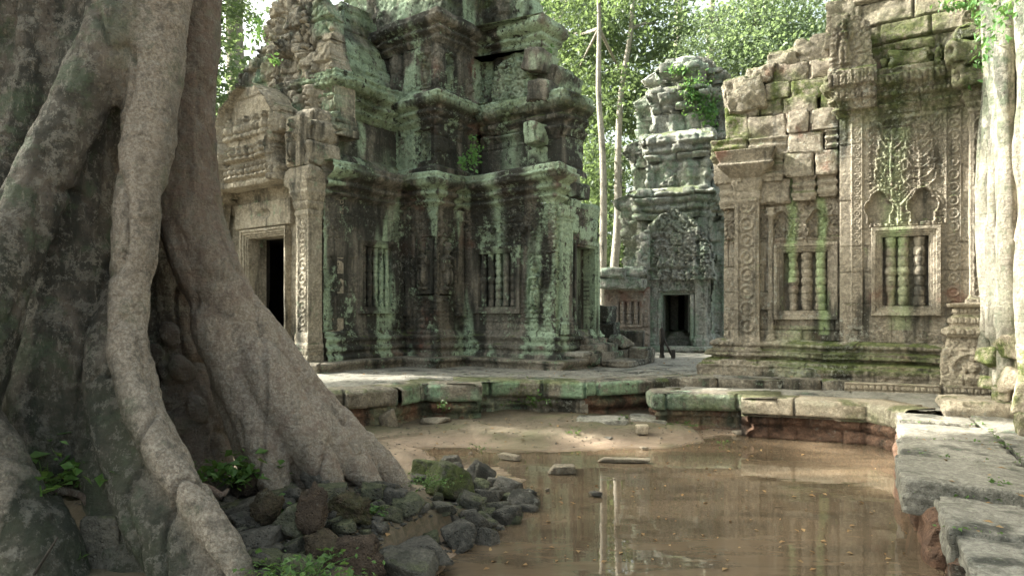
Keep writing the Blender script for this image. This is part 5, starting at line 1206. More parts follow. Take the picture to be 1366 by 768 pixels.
# heart of the trunk behind the roots
mb.add(*tube([(-3.9, 5.9, -.4), (-3.85, 5.85, 1.5), (-3.8, 5.8, 4), (-3.6, 5.8, 7), (-3.5, 5.8, 10), (-3.4, 5.8, 14)], [.95, .9, .9, .95, .85, .7], 40, .15, .12, 77))
V, N, F = voxel_body(mb, .018, 4, .5)
a = np.arctan2(V[:, 1]-5.5, V[:, 0]+3.1)
d = fbm(V[:, 0]*2.2, V[:, 1]*2.2, V[:, 2]*.8, 4, 3)*.035+fbm(V[:, 0]*7, V[:, 1]*7, V[:, 2]*2.2, 4, 5)*.022+fbm(V[:, 0]*20, V[:, 1]*20, V[:, 2]*11, 3, 6)*.012+.006*ss(.1, .3, fbm(V[:, 0]*9, V[:, 1]*9, V[:, 2]*9, 4, 46))
d += -.03*np.exp(-(fbm(V[:, 0]*3, V[:, 1]*3, V[:, 2]*1.0, 2, 15)/.05)**2)
V2 = V+N*d[:, None]
px_ = CX+FPX*V[:, 0]/np.maximum(V[:, 1], .5)
# each root keeps its own tone, soft highlights painted in: the right-hand one pinkish and pale, the middle ones dark
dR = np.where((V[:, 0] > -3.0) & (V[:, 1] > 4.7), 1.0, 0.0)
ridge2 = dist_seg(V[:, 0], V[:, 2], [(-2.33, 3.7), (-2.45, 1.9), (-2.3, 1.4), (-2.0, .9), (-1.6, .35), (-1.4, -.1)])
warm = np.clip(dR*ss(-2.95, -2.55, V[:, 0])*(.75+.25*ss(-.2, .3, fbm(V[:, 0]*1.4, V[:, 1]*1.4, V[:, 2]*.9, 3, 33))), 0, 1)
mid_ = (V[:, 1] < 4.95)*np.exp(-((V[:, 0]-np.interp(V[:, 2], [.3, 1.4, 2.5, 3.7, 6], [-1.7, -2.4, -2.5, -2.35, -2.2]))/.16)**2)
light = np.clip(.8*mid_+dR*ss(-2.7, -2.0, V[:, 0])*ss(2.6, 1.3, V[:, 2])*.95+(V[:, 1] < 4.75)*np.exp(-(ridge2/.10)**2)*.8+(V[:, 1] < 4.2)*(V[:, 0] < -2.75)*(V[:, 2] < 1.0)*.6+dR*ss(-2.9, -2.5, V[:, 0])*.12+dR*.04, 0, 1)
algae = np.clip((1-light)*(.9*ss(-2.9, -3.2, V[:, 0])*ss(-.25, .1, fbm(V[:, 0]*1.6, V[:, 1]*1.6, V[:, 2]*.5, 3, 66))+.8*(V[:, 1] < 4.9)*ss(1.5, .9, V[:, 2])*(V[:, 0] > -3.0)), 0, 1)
tree = thing('giant_tree', 'giant grey barked tree filling the left side, buttress roots flowing down over the rubble', 'tree', (-3.0, 5.5, 0))
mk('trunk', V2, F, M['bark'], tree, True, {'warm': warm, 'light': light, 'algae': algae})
# ------------------------------------------------------------------ foliage
def leaf_cloud(C, size, seed, up=.3, shape='leaf', droop=0.0):
    """one small folded leaf per centre"""
    r = np.random.default_rng(seed); n = len(C)
    nrm = r.normal(size=(n, 3)); nrm[:, 2] = np.abs(nrm[:, 2])+up; nrm /= np.linalg.norm(nrm, axis=1, keepdims=True)
    t = r.normal(size=(n, 3)); t -= (t*nrm).sum(1, keepdims=True)*nrm; t /= np.linalg.norm(t, axis=1, keepdims=True)+1e-9
    if droop: t[:, 2] -= droop; t /= np.linalg.norm(t, axis=1, keepdims=True)
    b = np.cross(nrm, t); s = (size*(.45+1.3*r.random(n)**1.5))[:, None]
    p0 = C-t*s*.5; p3 = C+t*s*.5-nrm*s*.10; l = C+b*s*.30+nrm*s*.08; rr_ = C-b*s*.30+nrm*s*.08
    V = np.stack([p0, l, p3, rr_], 1).reshape(-1, 3); F = np.arange(n*4).reshape(-1, 4)
    return V, F
def crown_points(blobs, n, seed, hollow=.35, clump=.5):
    """points in leafy clumps spread through ellipsoid blobs"""
    r = np.random.default_rng(seed); out = []
    vol = np.array([b[3]*b[4]*b[5] for b in blobs])**.67; vol /= vol.sum()
    for b, w in zip(blobs, vol):
        k = int(n*w); nc = max(6, k//80)
        d = r.normal(size=(nc, 3)); d /= np.linalg.norm(d, axis=1, keepdims=True); rad = (hollow+(1-hollow)*r.random(nc)**.6)[:, None]
        cc = d*rad*np.array(b[3:6])+np.array(b[:3])
        idx = r.integers(0, nc, k); sc = clump*(.5+r.random(nc))
        p = cc[idx]+r.normal(size=(k, 3))*sc[idx][:, None]*np.array([1, 1, .45])
        out.append(p)
    return np.vstack(out)
def forest_tree(name, label, base, H, r0, blobs, n, size, seed, mat='leaf', bk='bark_pale', lean=(0, 0), limbs=5, group='forest trees behind the ruins', clump=.5):
    t = thing(name, label, 'tree', base, group)
    b = np.array(base, float); rg = random.Random(seed)
    P = [b+np.array([0, 0, -.3])]
    for i in range(1, 7):
        f = i/6; P.append(b+np.array([lean[0]*f+rg.uniform(-.2, .2)*f, lean[1]*f, H*f]))
    V, F = tube(P, [r0*1.5]+[r0*(1-.62*i/6) for i in range(1, 7)], 12, .6, .08, seed); m_ = MB(); m_.add(V, F)
    for i in range(limbs):
        f = rg.uniform(.84, .99); s = np.array(P[int(f*6)]); bl = blobs[i % len(blobs)]; e = np.array(bl[:3])+np.array([rg.uniform(-.4, .4)*bl[3], rg.uniform(-.4, .4)*bl[4], rg.uniform(-.2, .5)*bl[5]])
        if e[2] < s[2]-1.5: continue
        mid = (s+e)/2+np.array([0, 0, -.08*np.linalg.norm(e-s)+.3]); m_.add(*tube([s, mid, e], [r0*.42, r0*.28, r0*.08], 8, .6, .1, seed+i))
    m_.build('trunk', M[bk], t)
    C = crown_points(blobs, n, seed, clump=clump)
    V, F = leaf_cloud(C, size, seed+1); mk('crown', V, F, M[mat], t, False)
    return t
def at(px, py, D): return W3(px, py, D)
def blob(px, py, D, rx, ry, rz): p = at(px, py, D); return (p[0], p[1], p[2], rx, ry, rz)
g0 = .4
forest_tree('forest_tree', 'tall tree with a thin straight white trunk, nearest the tower ruin, between the buildings', (at(806, 400, 25)[0], 25, g0), 14, .17,
  [blob(775, 110, 29, 2.6, 2.2, 2.2), blob(760, 20, 30, 3.0, 2.5, 2.4), blob(838, 160, 30, 1.9, 2, 1.5), blob(810, 60, 30, 2.6, 2.4, 2.0)], 15000, .19, 1, lean=(-.22, 0))
forest_tree('forest_tree', 'tall tree with a thicker pale trunk forking above, just right of the thin white one', (at(812, 400, 26)[0], 26, g0), 14.5, .19,
  [blob(850, 130, 27, 1.8, 1.8, 1.3), blob(790, 230, 28, 1.6, 1.6, 1.6), blob(850, 30, 27, 2.6, 2.2, 1.6), blob(775, 320, 30, 1.6, 1.6, 1.8)], 13000, .18, 2, lean=(.9, 0))
forest_tree('forest_tree', 'broad leafy tree crown rising above the broken roof of the gallery wall', (at(1010, 400, 24)[0], 24, g0), 13, .3,
  [blob(1010, 60, 24, 2.4, 2.0, 1.6), blob(1065, 30, 24, 2.4, 2.0, 1.8), blob(985, 75, 25, 1.0, 1.2, .7), blob(1040, 95, 23, 1.7, 1.5, 1.1), blob(1085, 85, 23, 1.3, 1.3, 1.0)], 20000, .135, 3, mat='leaf_light', bk='bark')
forest_tree('forest_tree', 'sunlit yellowish tree far behind the grey tower shrine', (at(940, 400, 40)[0], 40, g0), 22, .45,
  [blob(930, 60, 40, 3.6, 3, 2.6), blob(890, 110, 42, 3, 3, 2.0), blob(985, 20, 40, 3.2, 3, 3.0), blob(955, 130, 40, 2.6, 2, 1.6)], 7000, .20, 4, mat='leaf_light', lean=(.6, 0))
forest_tree('forest_tree', 'dark rounded tree low between the white trunks and the shrine', (at(828, 400, 34)[0], 34, g0), 9, .25,
  [blob(826, 330, 34, 1.7, 1.6, 2.6), blob(798, 300, 35, 2.4, 2.2, 3.0), blob(765, 260, 36, 2.8, 2.4, 3.2), blob(828, 410, 33, 1.6, 1.5, 1.5)], 22000, .18, 5, bk='bark_dark')
forest_tree('forest_tree', 'deep green tree behind the left tower, its crown showing beyond the crumbling corner', (at(745, 400, 38)[0], 38, g0), 20, .35,
  [blob(745, 120, 38, 2.6, 2.6, 3.2), blob(790, 200, 40, 2.8, 2.6, 2.6), blob(750, 0, 40, 3.4, 3.0, 3.2), blob(860, 210, 42, 2.2, 2.2, 2.2)], 14000, .21, 6)
forest_tree('forest_tree', 'pale tall tree in the gap between the giant tree and the tower ruin', (at(312, 400, 27)[0], 27, g0), 19, .55,
  [blob(292, 120, 25, 1.5, 1.6, 2.2), blob(285, 210, 24, 1.3, 1.4, 1.6), blob(300, -60, 27, 2.6, 2.6, 2.4)], 9000, .18, 7, mat='leaf_light', lean=(.2, 0))
forest_tree('forest_tree', 'tall spreading tree over the top of the frame above the shrine', (at(905, 400, 52)[0], 52, g0), 34, .6,
  [blob(870, -120, 50, 5, 4, 3.6), blob(960, -160, 52, 5, 4, 3.6), blob(900, -40, 50, 3.0, 3, 1.6), blob(1040, -90, 48, 5, 4, 3.6), blob(800, -180, 48, 5, 4, 4)], 5000, .30, 8)
forest_tree('forest_tree', 'bushy forest tree behind the far left flank of the gateway', (-11, 24, g0), 12, .3, [(-11, 24, 9, 3, 3, 3), (-13, 22, 5, 2.6, 2.6, 3), (-9.5, 26, 6, 2.4, 2.4, 3), (-12, 24, 13, 2.6, 2.6, 2.4)], 16000, .22, 31)
forest_tree('forest_tree', 'forest tree standing left of the gateway, hidden by the giant tree', (-16, 19, g0), 13, .35, [(-16, 19, 9, 3, 3, 3.4), (-18, 17, 5, 3, 3, 3), (-14.5, 20, 5, 2, 2, 2.4)], 14000, .24, 32)
# unseen trees added on the left, their crowns shaped to shade the court
def sunpt(x, y, z, A_): h = np.array([math.cos(SUN_AZ), math.sin(SUN_AZ)]); return (x+h[0]*A_, y+h[1]*A_, z+A_*math.tan(SUN_EL))
def shade_blob(x, y, z, A_, r, rz): p = sunpt(x, y, z, A_); return (p[0], p[1], p[2], r, r, rz)
SH1 = [shade_blob(-1.5, 3.4, 0, 22, 1.5, 1.2), shade_blob(-2.6, 10.2, .5, 24, .75, .6), shade_blob(-1.3, 10.6, .5, 24, .75, .6), shade_blob(0, 10.9, .5, 24, .8, .6), shade_blob(1.4, 11.2, .5, 24, .8, .6), shade_blob(1.5, 5.0, 0, 24, 2.2, 1.8), shade_blob(2.8, 4.2, 0, 23, 2.0, 1.6), shade_blob(0.0, 7.4, 0, 24, 1.5, 1.2), shade_blob(-2, 8.4, .5, 25, 1.5, 1.4), shade_blob(2.6, 6.9, 0, 26, .55, .4), shade_blob(4.9, 5.6, .4, 24, 1.3, 1.0), shade_blob(2.2, 8.6, 0, 25, .7, .6)]
SH2 = [shade_blob(3.5, 12.3, 2.0, 22, 1.9, 1.8), shade_blob(2.6, 12.6, 0, 22, 1.6, 1.2), shade_blob(4.6, 11.6, 1.6, 22, 1.0, 1.3), shade_blob(1.4, 10.4, .3, 22, 1.2, .9), shade_blob(5.8, 10.5, 1.1, 23, .8, .55), shade_blob(-3.5, 12.6, 7.5, 20, 1.8, 1.2), shade_blob(6.6, 10.4, 4.9, 23, .6, .4)]
for i, (sh, lb) in enumerate(((SH1, 'unseen tree added on the near left to dapple the pond and terrace with shade'), (SH2, 'unseen tree added on the far left to shade the court and gallery wall'))):
    c = np.mean([b[:3] for b in sh], axis=0)
    forest_tree('forest_tree', lb, (c[0], c[1], g0), c[2]-1, .5, sh, 30000, .22, 20+i, clump=.22)
# ------------------------------------------------------------------ rubble, slabs, weeds, posts
_ico = {}
def ico(k):
    if k in _ico: return _ico[k]
    import bmesh
    bm = bmesh.new(); bmesh.ops.create_icosphere(bm, subdivisions=k, radius=1.0)
    V = np.array([v.co[:] for v in bm.verts]); F = np.array([[v.index for v in f.verts] for f in bm.faces]); bm.free(); _ico[k] = (V, F); return V, F
def rock_mesh(c, size, seed, npl=11, rot=0.0, tilt=0.0, amp=.03, sub=4, flatf=1.0):
    r = np.random.default_rng(seed); V, F = ico(sub)
    N = r.normal(size=(npl, 3)); N /= np.linalg.norm(N, axis=1, keepdims=True)
    N = np.vstack([N, [[0, 0, 1], [0, 0, -1], [1, 0, 0], [-1, 0, 0], [0, 1, 0], [0, -1, 0]]]); N[-6:] += r.normal(size=(6, 3))*.22; N /= np.linalg.norm(N, axis=1, keepdims=True)
    d = np.concatenate([.84+.22*r.random(npl), .50+.32*r.random(6)]); d[-6] = .55+.2*r.random(); dot = V@N.T; rad = np.min(np.where(dot > .05, d/np.maximum(dot, .05), 9), axis=1); rad = np.minimum(rad, 1.35)
    P = V*rad[:, None]
    P = P*(1+fbm(P[:, 0]*2.2+seed, P[:, 1]*2.2, P[:, 2]*2.2, 4, seed % 50)*amp*1.3+fbm(P[:, 0]*8+seed, P[:, 1]*8, P[:, 2]*8, 3, 3)*amp*.8)[:, None]
    P = P*np.array(size)
    ct, st = math.cos(tilt), math.sin(tilt); cr, sr = math.cos(rot), math.sin(rot)
    Ry = np.array([[ct, 0, st], [0, 1, 0], [-st, 0, ct]]); Rz = np.array([[cr, -sr, 0], [sr, cr, 0], [0, 0, 1]])
    return P@(Rz@Ry).T+np.array(c), F
GR = 'loose stones heaped at the foot of the giant tree'
def gh(x, y): return float(ground_h(np.array([[x]]), np.array([[y]]))[0, 0])
def stone_at(px, py, wpx, hpx, seed, label, mat='rock', depth=.8, tilt=0.0, rot=None, D=None, group=GR, moss=0.0, name='loose_stone', amp=.03, npl=11, cat='stone', z=None, sub=4):
    """wpx,hpx: its outline size in the photograph; py is its foot"""
    if D is None:
        zz = .1
        for _ in range(6):
            D = (EYE-zz)*FPX/(py-HOR); zz = gh((px-CX)/FPX*D, D) if z is None else z
    w = wpx/FPX*D/2; h = hpx/FPX*D/2*.92
    zc_ = EYE-(py-hpx/2-HOR)/FPX*D
    V, F = rock_mesh(((px-CX)/FPX*D, D+w*depth*.4, zc_-h*.15), (w*1.12, w*depth, h*1.2), seed, npl, random.Random(seed).uniform(-.6, .6) if rot is None else rot, tilt, amp, sub)
    o = mk(name, V, F, M[mat], None, True, {'moss': 0*V[:, 0]+moss, 'lich': 0*V[:, 0]})
    tag(o, label, cat, group); rebase(o, ((px-CX)/FPX*D, D+w*depth*.4, zc_-h)); return o
ANON = 'small dark stone of the rubble heap at the foot of the giant tree'
named = [ # px, foot py, w, h, label, moss, tilt
 (673, 703, 38, 32, 'brown pyramid shaped stone standing in the water at the right end of the rubble heap', 0, 0.15),
 (650, 735, 36, 30, 'small dark pointed stone standing alone in the water below the brown pyramid stone', 0, -.2),
 (610, 732, 58, 40, 'dark wedge stone leaning to the left beside the open water', .0, -.5),
 (632, 712, 36, 34, 'rough grey stone behind the dark wedge stone near the water', 0, .2),
 (595, 700, 48, 26, 'smooth pale slab tilted down towards the pond in the rubble heap', 0, .55),
 (552, 710, 66, 44, 'rounded mossy stone in the middle of the rubble heap with a peaked top', .25, .1),
 (512, 716, 62, 18, 'narrow flat dark slab lying level in the middle of the rubble', .1, -.12),
 (560, 752, 84, 36, 'flat layered stone slab half sunk in mud in the front of the rubble heap', 0, .05),
 (545, 778, 80, 40, 'wide flat grey stone nearest the bottom of the photo beside the water', .05, 0),
 (500, 756, 44, 26, 'low brown stone left of the wide flat grey stone', 0, 0),
 (470, 790, 74, 82, 'tall crumbly stone covered in brown crust at the front of the rubble', .0, 0),
 (418, 716, 46, 66, 'standing brown clod of earth and rootlets among the green weeds', .0, 0),
 (330, 668, 52, 48, 'rounded clod of rootlets under the leafy weed by the tree hollow', .0, 0),
 (466, 700, 56, 44, 'mossy green block with a flat top right of the brown clod', .35, .1),
 (498, 668, 50, 26, 'green grey block touching the foot of the big root', .3, 0),
 (518, 672, 40, 34, 'reddish brown block wedged under the tip of the big root', .0, 0),
 (440, 672, 50, 28, 'flat greenish slab showing between the weeds', .3, 0),
 (355, 706, 46, 58, 'tall dark stone leaning against the brown clod', .15, .35),
 (395, 716, 56, 46, 'large grey green stone with a sloping face in the left of the heap', .25, .45),
 (318, 690, 60, 24, 'broad mossy stone behind the sweeping front root', .2, 0),
 (330, 708, 52, 20, 'low dark rounded stone below the broad mossy stone', .0, 0),
 (288, 672, 40, 44, 'brown stone beside the thin red root in the hollow', .0, .2),
 (340, 732, 78, 26, 'long pale grey slab touching the front root', .0, -.05),
 (388, 746, 54, 30, 'pointed dark slab lying in front of the long pale slab', .1, -.3),
 (432, 756, 60, 38, 'dark wedge of stone in front of the crusted stone', .1, .5),
 (350, 770, 70, 36, 'green mossed stone at the lower left of the heap', .4, .1),
 (400, 790, 60, 50, 'mossy stone at the very bottom of the heap', .3, .4),
 (568, 636, 46, 24, 'mossy green stone just past the tip of the big root', .8, .2),
 (600, 668, 74, 44, 'big moss covered stone sloping towards the pond', .75, .45),
 (625, 690, 44, 30, 'mossy brown edged stone behind the pyramid stone', .3, .3),
 (540, 690, 44, 30, 'dark mossy stone below the tip of the big root', .3, 0),
 (602, 622, 30, 16, 'small black stone at the far edge of the rubble heap', 0, 0),
 (640, 640, 44, 20, 'dark stone pointing into the pond at the far side of the heap', 0, .35),
 (648, 676, 40, 26, 'lichen speckled stone at the water line', .0, .1),
]
for i, (px, py, w, h, lb, ms, tl) in enumerate(named):
    crust = 'crust' in lb or 'clod' in lb
    stone_at(px, py, w, h, 200+i, lb, 'rock' if not crust else 'crust', .85, tl, moss=ms, amp=.24 if crust else .03, npl=30 if crust else 5)
rg = random.Random(8)
for i in range(230):      # the small filling stones
    px = rg.uniform(290, 700); lo = np.interp(px, [290, 420, 520, 600, 700], [660, 650, 655, 620, 668]); hi = np.interp(px, [290, 400, 560, 640, 700], [790, 800, 775, 735, 690])
    py = rg.uniform(lo, hi); w = rg.choice([rg.uniform(9, 22), rg.uniform(20, 46)])
    stone_at(px, py, w, w*rg.uniform(.4, .75), 400+i, ANON, 'rock', rg.uniform(.6, 1.1), rg.uniform(-.4, .4), moss=rg.choice([0, 0, .1, .3]), sub=3, npl=8)
# stones elsewhere
stone_at(135, 775, 72, 108, 301, 'big dark flat slab standing between two roots at the bottom left', 'rock', .5, .12, D=3.95, group=None, moss=.05)
stone_at(518, 577, 22, 34, 302, 'narrow upright brown stone leaning at the foot of the terrace', 'rock_dry', .7, -.25, group=None, z=WZ+.04)
stone_at(577, 572, 40, 18, 303, 'flat stone with a tiny weed at the foot of the terrace', 'rock_dry', .8, .05, group=None, z=WZ+.04)
stone_at(548, 573, 12, 8, 304, 'small pebble between the upright brown stone and the flat stone', 'rock_dry', group=None, z=WZ+.04, sub=3)
stone_at(680, 614, 32, 10, 305, 'little ribbed grey stone breaking the pond surface', 'rock_dry', .7, 0, group=None, z=WZ)
stone_at(750, 632, 44, 13, 306, 'pale stone lying in the middle of the pond', 'rock_dry', .9, 0, group=None, z=WZ)
stone_at(796, 663, 20, 9, 307, 'dark small stone in the water near the reflections', 'rock', .9, 0, group=None, z=WZ)
stone_at(745, 579, 26, 8, 308, 'low flat chip of stone on the mud before the slabs', 'rock_dry', .7, .1, group=None, z=WZ+.03)
stone_at(812, 589, 18, 8, 309, 'small dark stone at the water edge in front of the slabs', 'rock', .7, .1, group=None, z=WZ+.02)
stone_at(668, 688, 60, 8, 310, 'long flat mud covered stone at the edge of the pond beside the heap', 'rock', .6, 0, group=None, z=WZ)
stone_at(832, 617, 78, 7, 311, 'thin long sunken stone strip in the sunny water', 'rock_dry', .25, 0, rot=-.1, group=None, z=WZ)
stone_at(988, 580, 26, 7, 312, 'small pale brick lying at the sunny waterline', 'rock_dry', .6, 0, group=None, z=WZ)
for i, (px, py, w, h, lb) in enumerate([(712, 668, 14, 5, 0), (730, 655, 8, 4, 0), (628, 606, 8, 4, 0), (700, 590, 10, 4, 0), (770, 584, 12, 5, 0), (860, 600, 12, 5, 0)]):
    stone_at(px, py, w, h, 330+i, 'tiny stone scattered on the mud or in the pond', 'rock_dry', group='tiny stones in and around the pond', z=WZ, sub=3)
for i, (px, py, D, w, h) in enumerate(pile):
    a = W3(px, py, D); labs = ['mossy stone high in the pile against the right wall', 'green stone with a dark hollow below it at the right wall', 'broken mossy block low in the pile by the pedestal', 'large moss draped stone at the right margin', 'dark sided stone at the right edge above the steps', 'small mossy stone touching the carved pedestal', 'mossed stone over the lowest right step', 'tall mossy boulder against the pale root']
    V, F = rock_mesh(a+np.array([.12, .05, -.05]), (w*.8, w*.8, h*.8), 500+i, 7, i, 0, .06); o = mk('mossy_stone', V, F, M['east_col'], None, True, {'moss': 0*V[:, 0]+.95*ss(-.3, .1, fbm(V[:, 0]*3, V[:, 1]*3, V[:, 2]*3, 2, 4)), 'lich': 0*V[:, 0]}); tag(o, labs[i], 'stone', 'mossy stones at the foot of the right wall'); rebase(o, a)
# cut slabs lying before the terrace
def slab_thing(px0, px1, py, z1, th, dep, label, seed, mat='pave', tilt=(0, 0), name='cut_slab'):
    c0_ = gz(px0, py, z1); c1_ = gz(px1, py, z1); c = (c0_+c1_)/2; w = abs(c1_[0]-c0_[0])/2
    V, F = rblock((c[0], c[1]+dep/2, z1-th/2), (w, dep/2, th/2), -R(10), tilt, .02, .03, .012, seed); o = mk(name, V, F, M[mat]); tag(o, label, 'stone slab'); rebase(o, (c[0], c[1]+dep/2, z1-th)); return o
slab_thing(772, 842, 562, .01, .15, .62, 'wide grey cut slab lying on the mud before the terrace', 5)
slab_thing(846, 895, 561, -.01, .13, .55, 'shorter grey slab behind the little sunlit block', 6, tilt=(0, .02))
slab_thing(848, 868, 567, .05, .14, .22, 'little sunlit block at the corner of the grey slabs', 7, 'east_col')
# steps before the end door of the gateway
stp = thing('door_steps', 'broken stone steps climbing to the side door of the dark tower', 'steps', (1.6, 13.2, .5))
for i, (dv, du, hv, hu, z0_, z1_) in enumerate([(.34, 1.35, .20, .85, .55, .79), (.20, 1.35, .20, .60, .70, .92), (.09, 1.3, .12, .45, .85, 1.04), (.75, 1.5, .28, .55, .48, .60), (.72, 2.35, .22, .26, .5, .82)]):
    c = F_+vL*dv+uL*du; V, F = rblock((c[0], c[1], (z0_+z1_)/2), (hv, hu, (z1_-z0_)/2), -R(36)+.02*i, (0, .01*i), .03, .03, .02, 70+i, gr if i == 3 else None); mk('step_block', V, F, M['plinth'], stp)
a = W3(757, 470, 12.4); b = W3(789, 476, 12.4); V, F = rblock(((a[0]+b[0])/2, 12.6, (a[2]+b[2])/2), (.21, .22, .05), -.5, (0, 0), .025, .03, .01, 7); o = tag(mk('loose_slab', V, F, M['pave']), 'thin stone slab lying on the lowest door step', 'stone slab'); rebase(o, (a[0]+.2, 12.6, a[2]-.1))
# short block pier and stones right of the steps
pr_ = thing('block_pier', 'short dark pier of two stacked blocks beside the tower side door', 'stone pier', (2.1, 15.2, .5))
for i, (x0, y0, x1, y1, D) in enumerate([(797, 408, 820, 430, 15.4), (795, 430, 826, 450, 15.3)]):
    a = W3(x0, y0, D); b = W3(x1, y1, D); V, F = rblock(((a[0]+b[0])/2, D+.25, (a[2]+b[2])/2), (abs(b[0]-a[0])/2, .28, abs(a[2]-b[2])/2), -.5, (0, 0), .04, .04, .03, 90+i); mk('pier_block', V, F, M['west'], pr_)
stone_at(827, 468, 36, 24, 351, 'leaning grey stone between the steps and the low parapet', 'plinth', .7, .7, D=14.6, group=None)
a = W3(826, 441, 15.6); b = W3(862, 474, 15.6); V, F = rblock(((a[0]+b[0])/2, 15.8, (a[2]+b[2])/2), (.31, .16, .29), -.35, (0, 0), .03, .04, .02, 17); o = tag(mk('parapet_block', V, F, M['west']), 'low dark parapet block between the door steps and the grey shrine', 'stone block'); rebase(o, (a[0]+.3, 15.8, .48))
# wooden barrier at the shrine door
bar = thing('wooden_barrier', 'dark wooden post with a slanting brace in front of the shrine doorway', 'barrier', W3(883, 477, 15.8))
D = 15.8; p = W3(883, 436, D); V, F = rblock((p[0], D, (p[2]+.49)/2), (.045, .045, (p[2]-.49)/2), .2, (0, 0), .01, .05, .004, 3); mk('post', V, F, M['wood'], bar)
V, F = tube([W3(886, 452, D), W3(896, 474, D-.3)], [.025, .025], 8, .1); mk('brace', V, F, M['wood'], bar); V, F = rblock(W3(898, 472, D-.3), (.04, .04, .10), .1, (0, 0), .01, .04, .004, 4); mk('peg', V, F, M['wood'], bar)
# dead stick and thin roots at the tree foot
o = tag(mk('dead_stick', *tube([W3(30, 790, 3.6), W3(62, 740, 3.6), W3(77, 716, 3.62)], [.009, .008, .005], 6, .05, .2, 3), M['wood']), 'thin dark stick leaning on the lower left root', 'stick'); rebase(o, W3(30, 790, 3.6))
V, F = tube([W3(228, 626, 4.75), W3(250, 645, 4.6), W3(275, 650, 4.6), W3(295, 660, 4.55), W3(304, 652, 4.6)], [.025, .035, .03, .025, .01], 10, .04, .25, 4); mk('surface_root', V, F, M['bark'], tree, True, {'warm': 0*V[:, 0]+1, 'light': 0*V[:, 0]})
V, F = tube([W3(50, 650, 4.1), W3(85, 655, 4.1), W3(110, 662, 4.08), W3(122, 690, 4.1)], [.02, .025, .02, .01], 10, .04, .25, 5); mk('surface_root', V, F, M['bark'], tree, True, {'warm': 0*V[:, 0]+.6, 'light': 0*V[:, 0]})
# ---- strangler roots draped over the right wall
st = thing('strangler_fig', 'pale strangler fig roots hanging down over the wall on the right margin', 'tree', (6.0, 8.0, .5))
mb = MB(); wR_ = wS; rg = random.Random(3)
for i in range(26):
    s0 = rg.uniform(.25, 5.2); r_ = rg.uniform(.04, .13); z0 = rg.choice([.5, 1.4, 1.2, .6]); P = []; s_ = s0
    for z in np.linspace(9.0, z0, 9): P.append(wR_.pt(s_, z, rg.uniform(.0, .10)+.03)); s_ += rg.uniform(-.12, .14)
    mb.add(*tube(P, [r_*rg.uniform(.8, 1.2) for _ in P], 12, .10, .22, i))
V, N, F = voxel_body(mb, .035, 4, .5)
V = V+N*(fbm(V[:, 0]*6, V[:, 1]*6, V[:, 2]*1.2, 4, 4)*.03)[:, None]
mk('hanging_roots', V, F, M['strangler'], st, True, {'warm': 0*V[:, 0], 'light': .5*ss(4.2, 3.2, V[:, 2])})
V, F = leaf_cloud(np.stack([wR_.pt(rg.uniform(.1, 3.5), rg.uniform(4.9, 8), rg.uniform(.05, .3)) for _ in range(1600)]).reshape(-1, 3), .09, 5, droop=.8); mk('hanging_leaves', V, F, M['fern'], st, False)
# gravel, chips and twigs between the stones: past counting
r = np.random.default_rng(17); m_ = MB(); V0, F0 = ico(1)
for i in range(2600):
    if i < 1500: px = r.uniform(270, 720); py = r.uniform(np.interp(px, [270, 420, 520, 600, 720], [660, 650, 652, 615, 660]), np.interp(px, [270, 400, 560, 640, 720], [790, 800, 790, 745, 700]))
    elif i < 2300: px = r.uniform(470, 1230); py = r.uniform(557, 600)
    else: px = r.uniform(0, 300); py = r.uniform(655, 780)
    p = gz(px, py, -.05); h = gh_fast = None
    s_ = r.uniform(.006, .022)*(1 if i < 1500 else .6); m_.add(V0*np.array([s_*r.uniform(.7, 1.6), s_*r.uniform(.7, 1.3), s_*.6])*(1+.25*r.normal(size=(len(V0), 1)))+np.array([p[0], p[1], 0]), F0)
Vg = np.vstack(m_.V); k_ = len(V0); cen = Vg.reshape(-1, k_, 3)[:, :, :2].mean(1); hh_ = ground_h(cen[:, 0], cen[:, 1]); Vg[:, 2] += np.repeat(hh_+.004, k_)
gvl = mk('gravel', Vg, np.vstack(m_.F), M['rock'], None, False); gvl['kind'] = 'stuff'; gvl['label'] = 'small chips and gravel between the stones'
# ---- weeds
def weed(px, py, spread, h, n, seed, label, mat='weed', size=.05, D=None, group='leafy weeds growing at the tree foot', cat='plant', zb=None):
    r = np.random.default_rng(seed)
    if D is None: D = (EYE-.15)*FPX/(py-HOR)
    c = W3(px, py, D)
    if zb is not None: c[2] = zb
    C = np.stack([c[0]+r.normal(size=n)*spread*.5, c[1]+r.normal(size=n)*spread*.35, c[2]+np.abs(r.normal(size=n))*h*.5+.01], -1)
    t = thing('leafy_weed', label, cat, c, group)
    V, F = leaf_cloud(C, size, seed, up=1.2); mk('leaves', V, F, M[mat], t, False)
    m_ = MB()
    for i in range(min(16, n//8)):
        p = C[i]; m_.add(*tube([c+np.array([r.normal()*spread*.2, r.normal()*spread*.15, -.04]), (c+p)/2+np.array([0, 0, h*.1]), p], [.003, .0025, .001], 5, .05))
    m_.build('stems', M[mat], t)
    return t
weed(312, 640, .32, .17, 170, 1, 'broad leaved weed in the hollow behind the front root', size=.07, D=4.85)
weed(60, 650, .45, .20, 190, 2, 'broad leaved plant at the foot of the dark central root on the far left', size=.085, D=4.15)
weed(385, 662, .35, .09, 200, 3, 'low green weeds between the brown clods', size=.04)
weed(372, 690, .25, .10, 200, 4, 'pale fresh green tuft beside the tall dark stone', size=.035)
weed(460, 655, .28, .10, 160, 5, 'green weeds under the lobes of the big root', size=.045)
weed(492, 690, .16, .09, 90, 6, 'small drooping weed on the mossy block', size=.045)
weed(430, 655, .35, .05, 150, 7, 'creeping green weed strip along the root foot', size=.035)
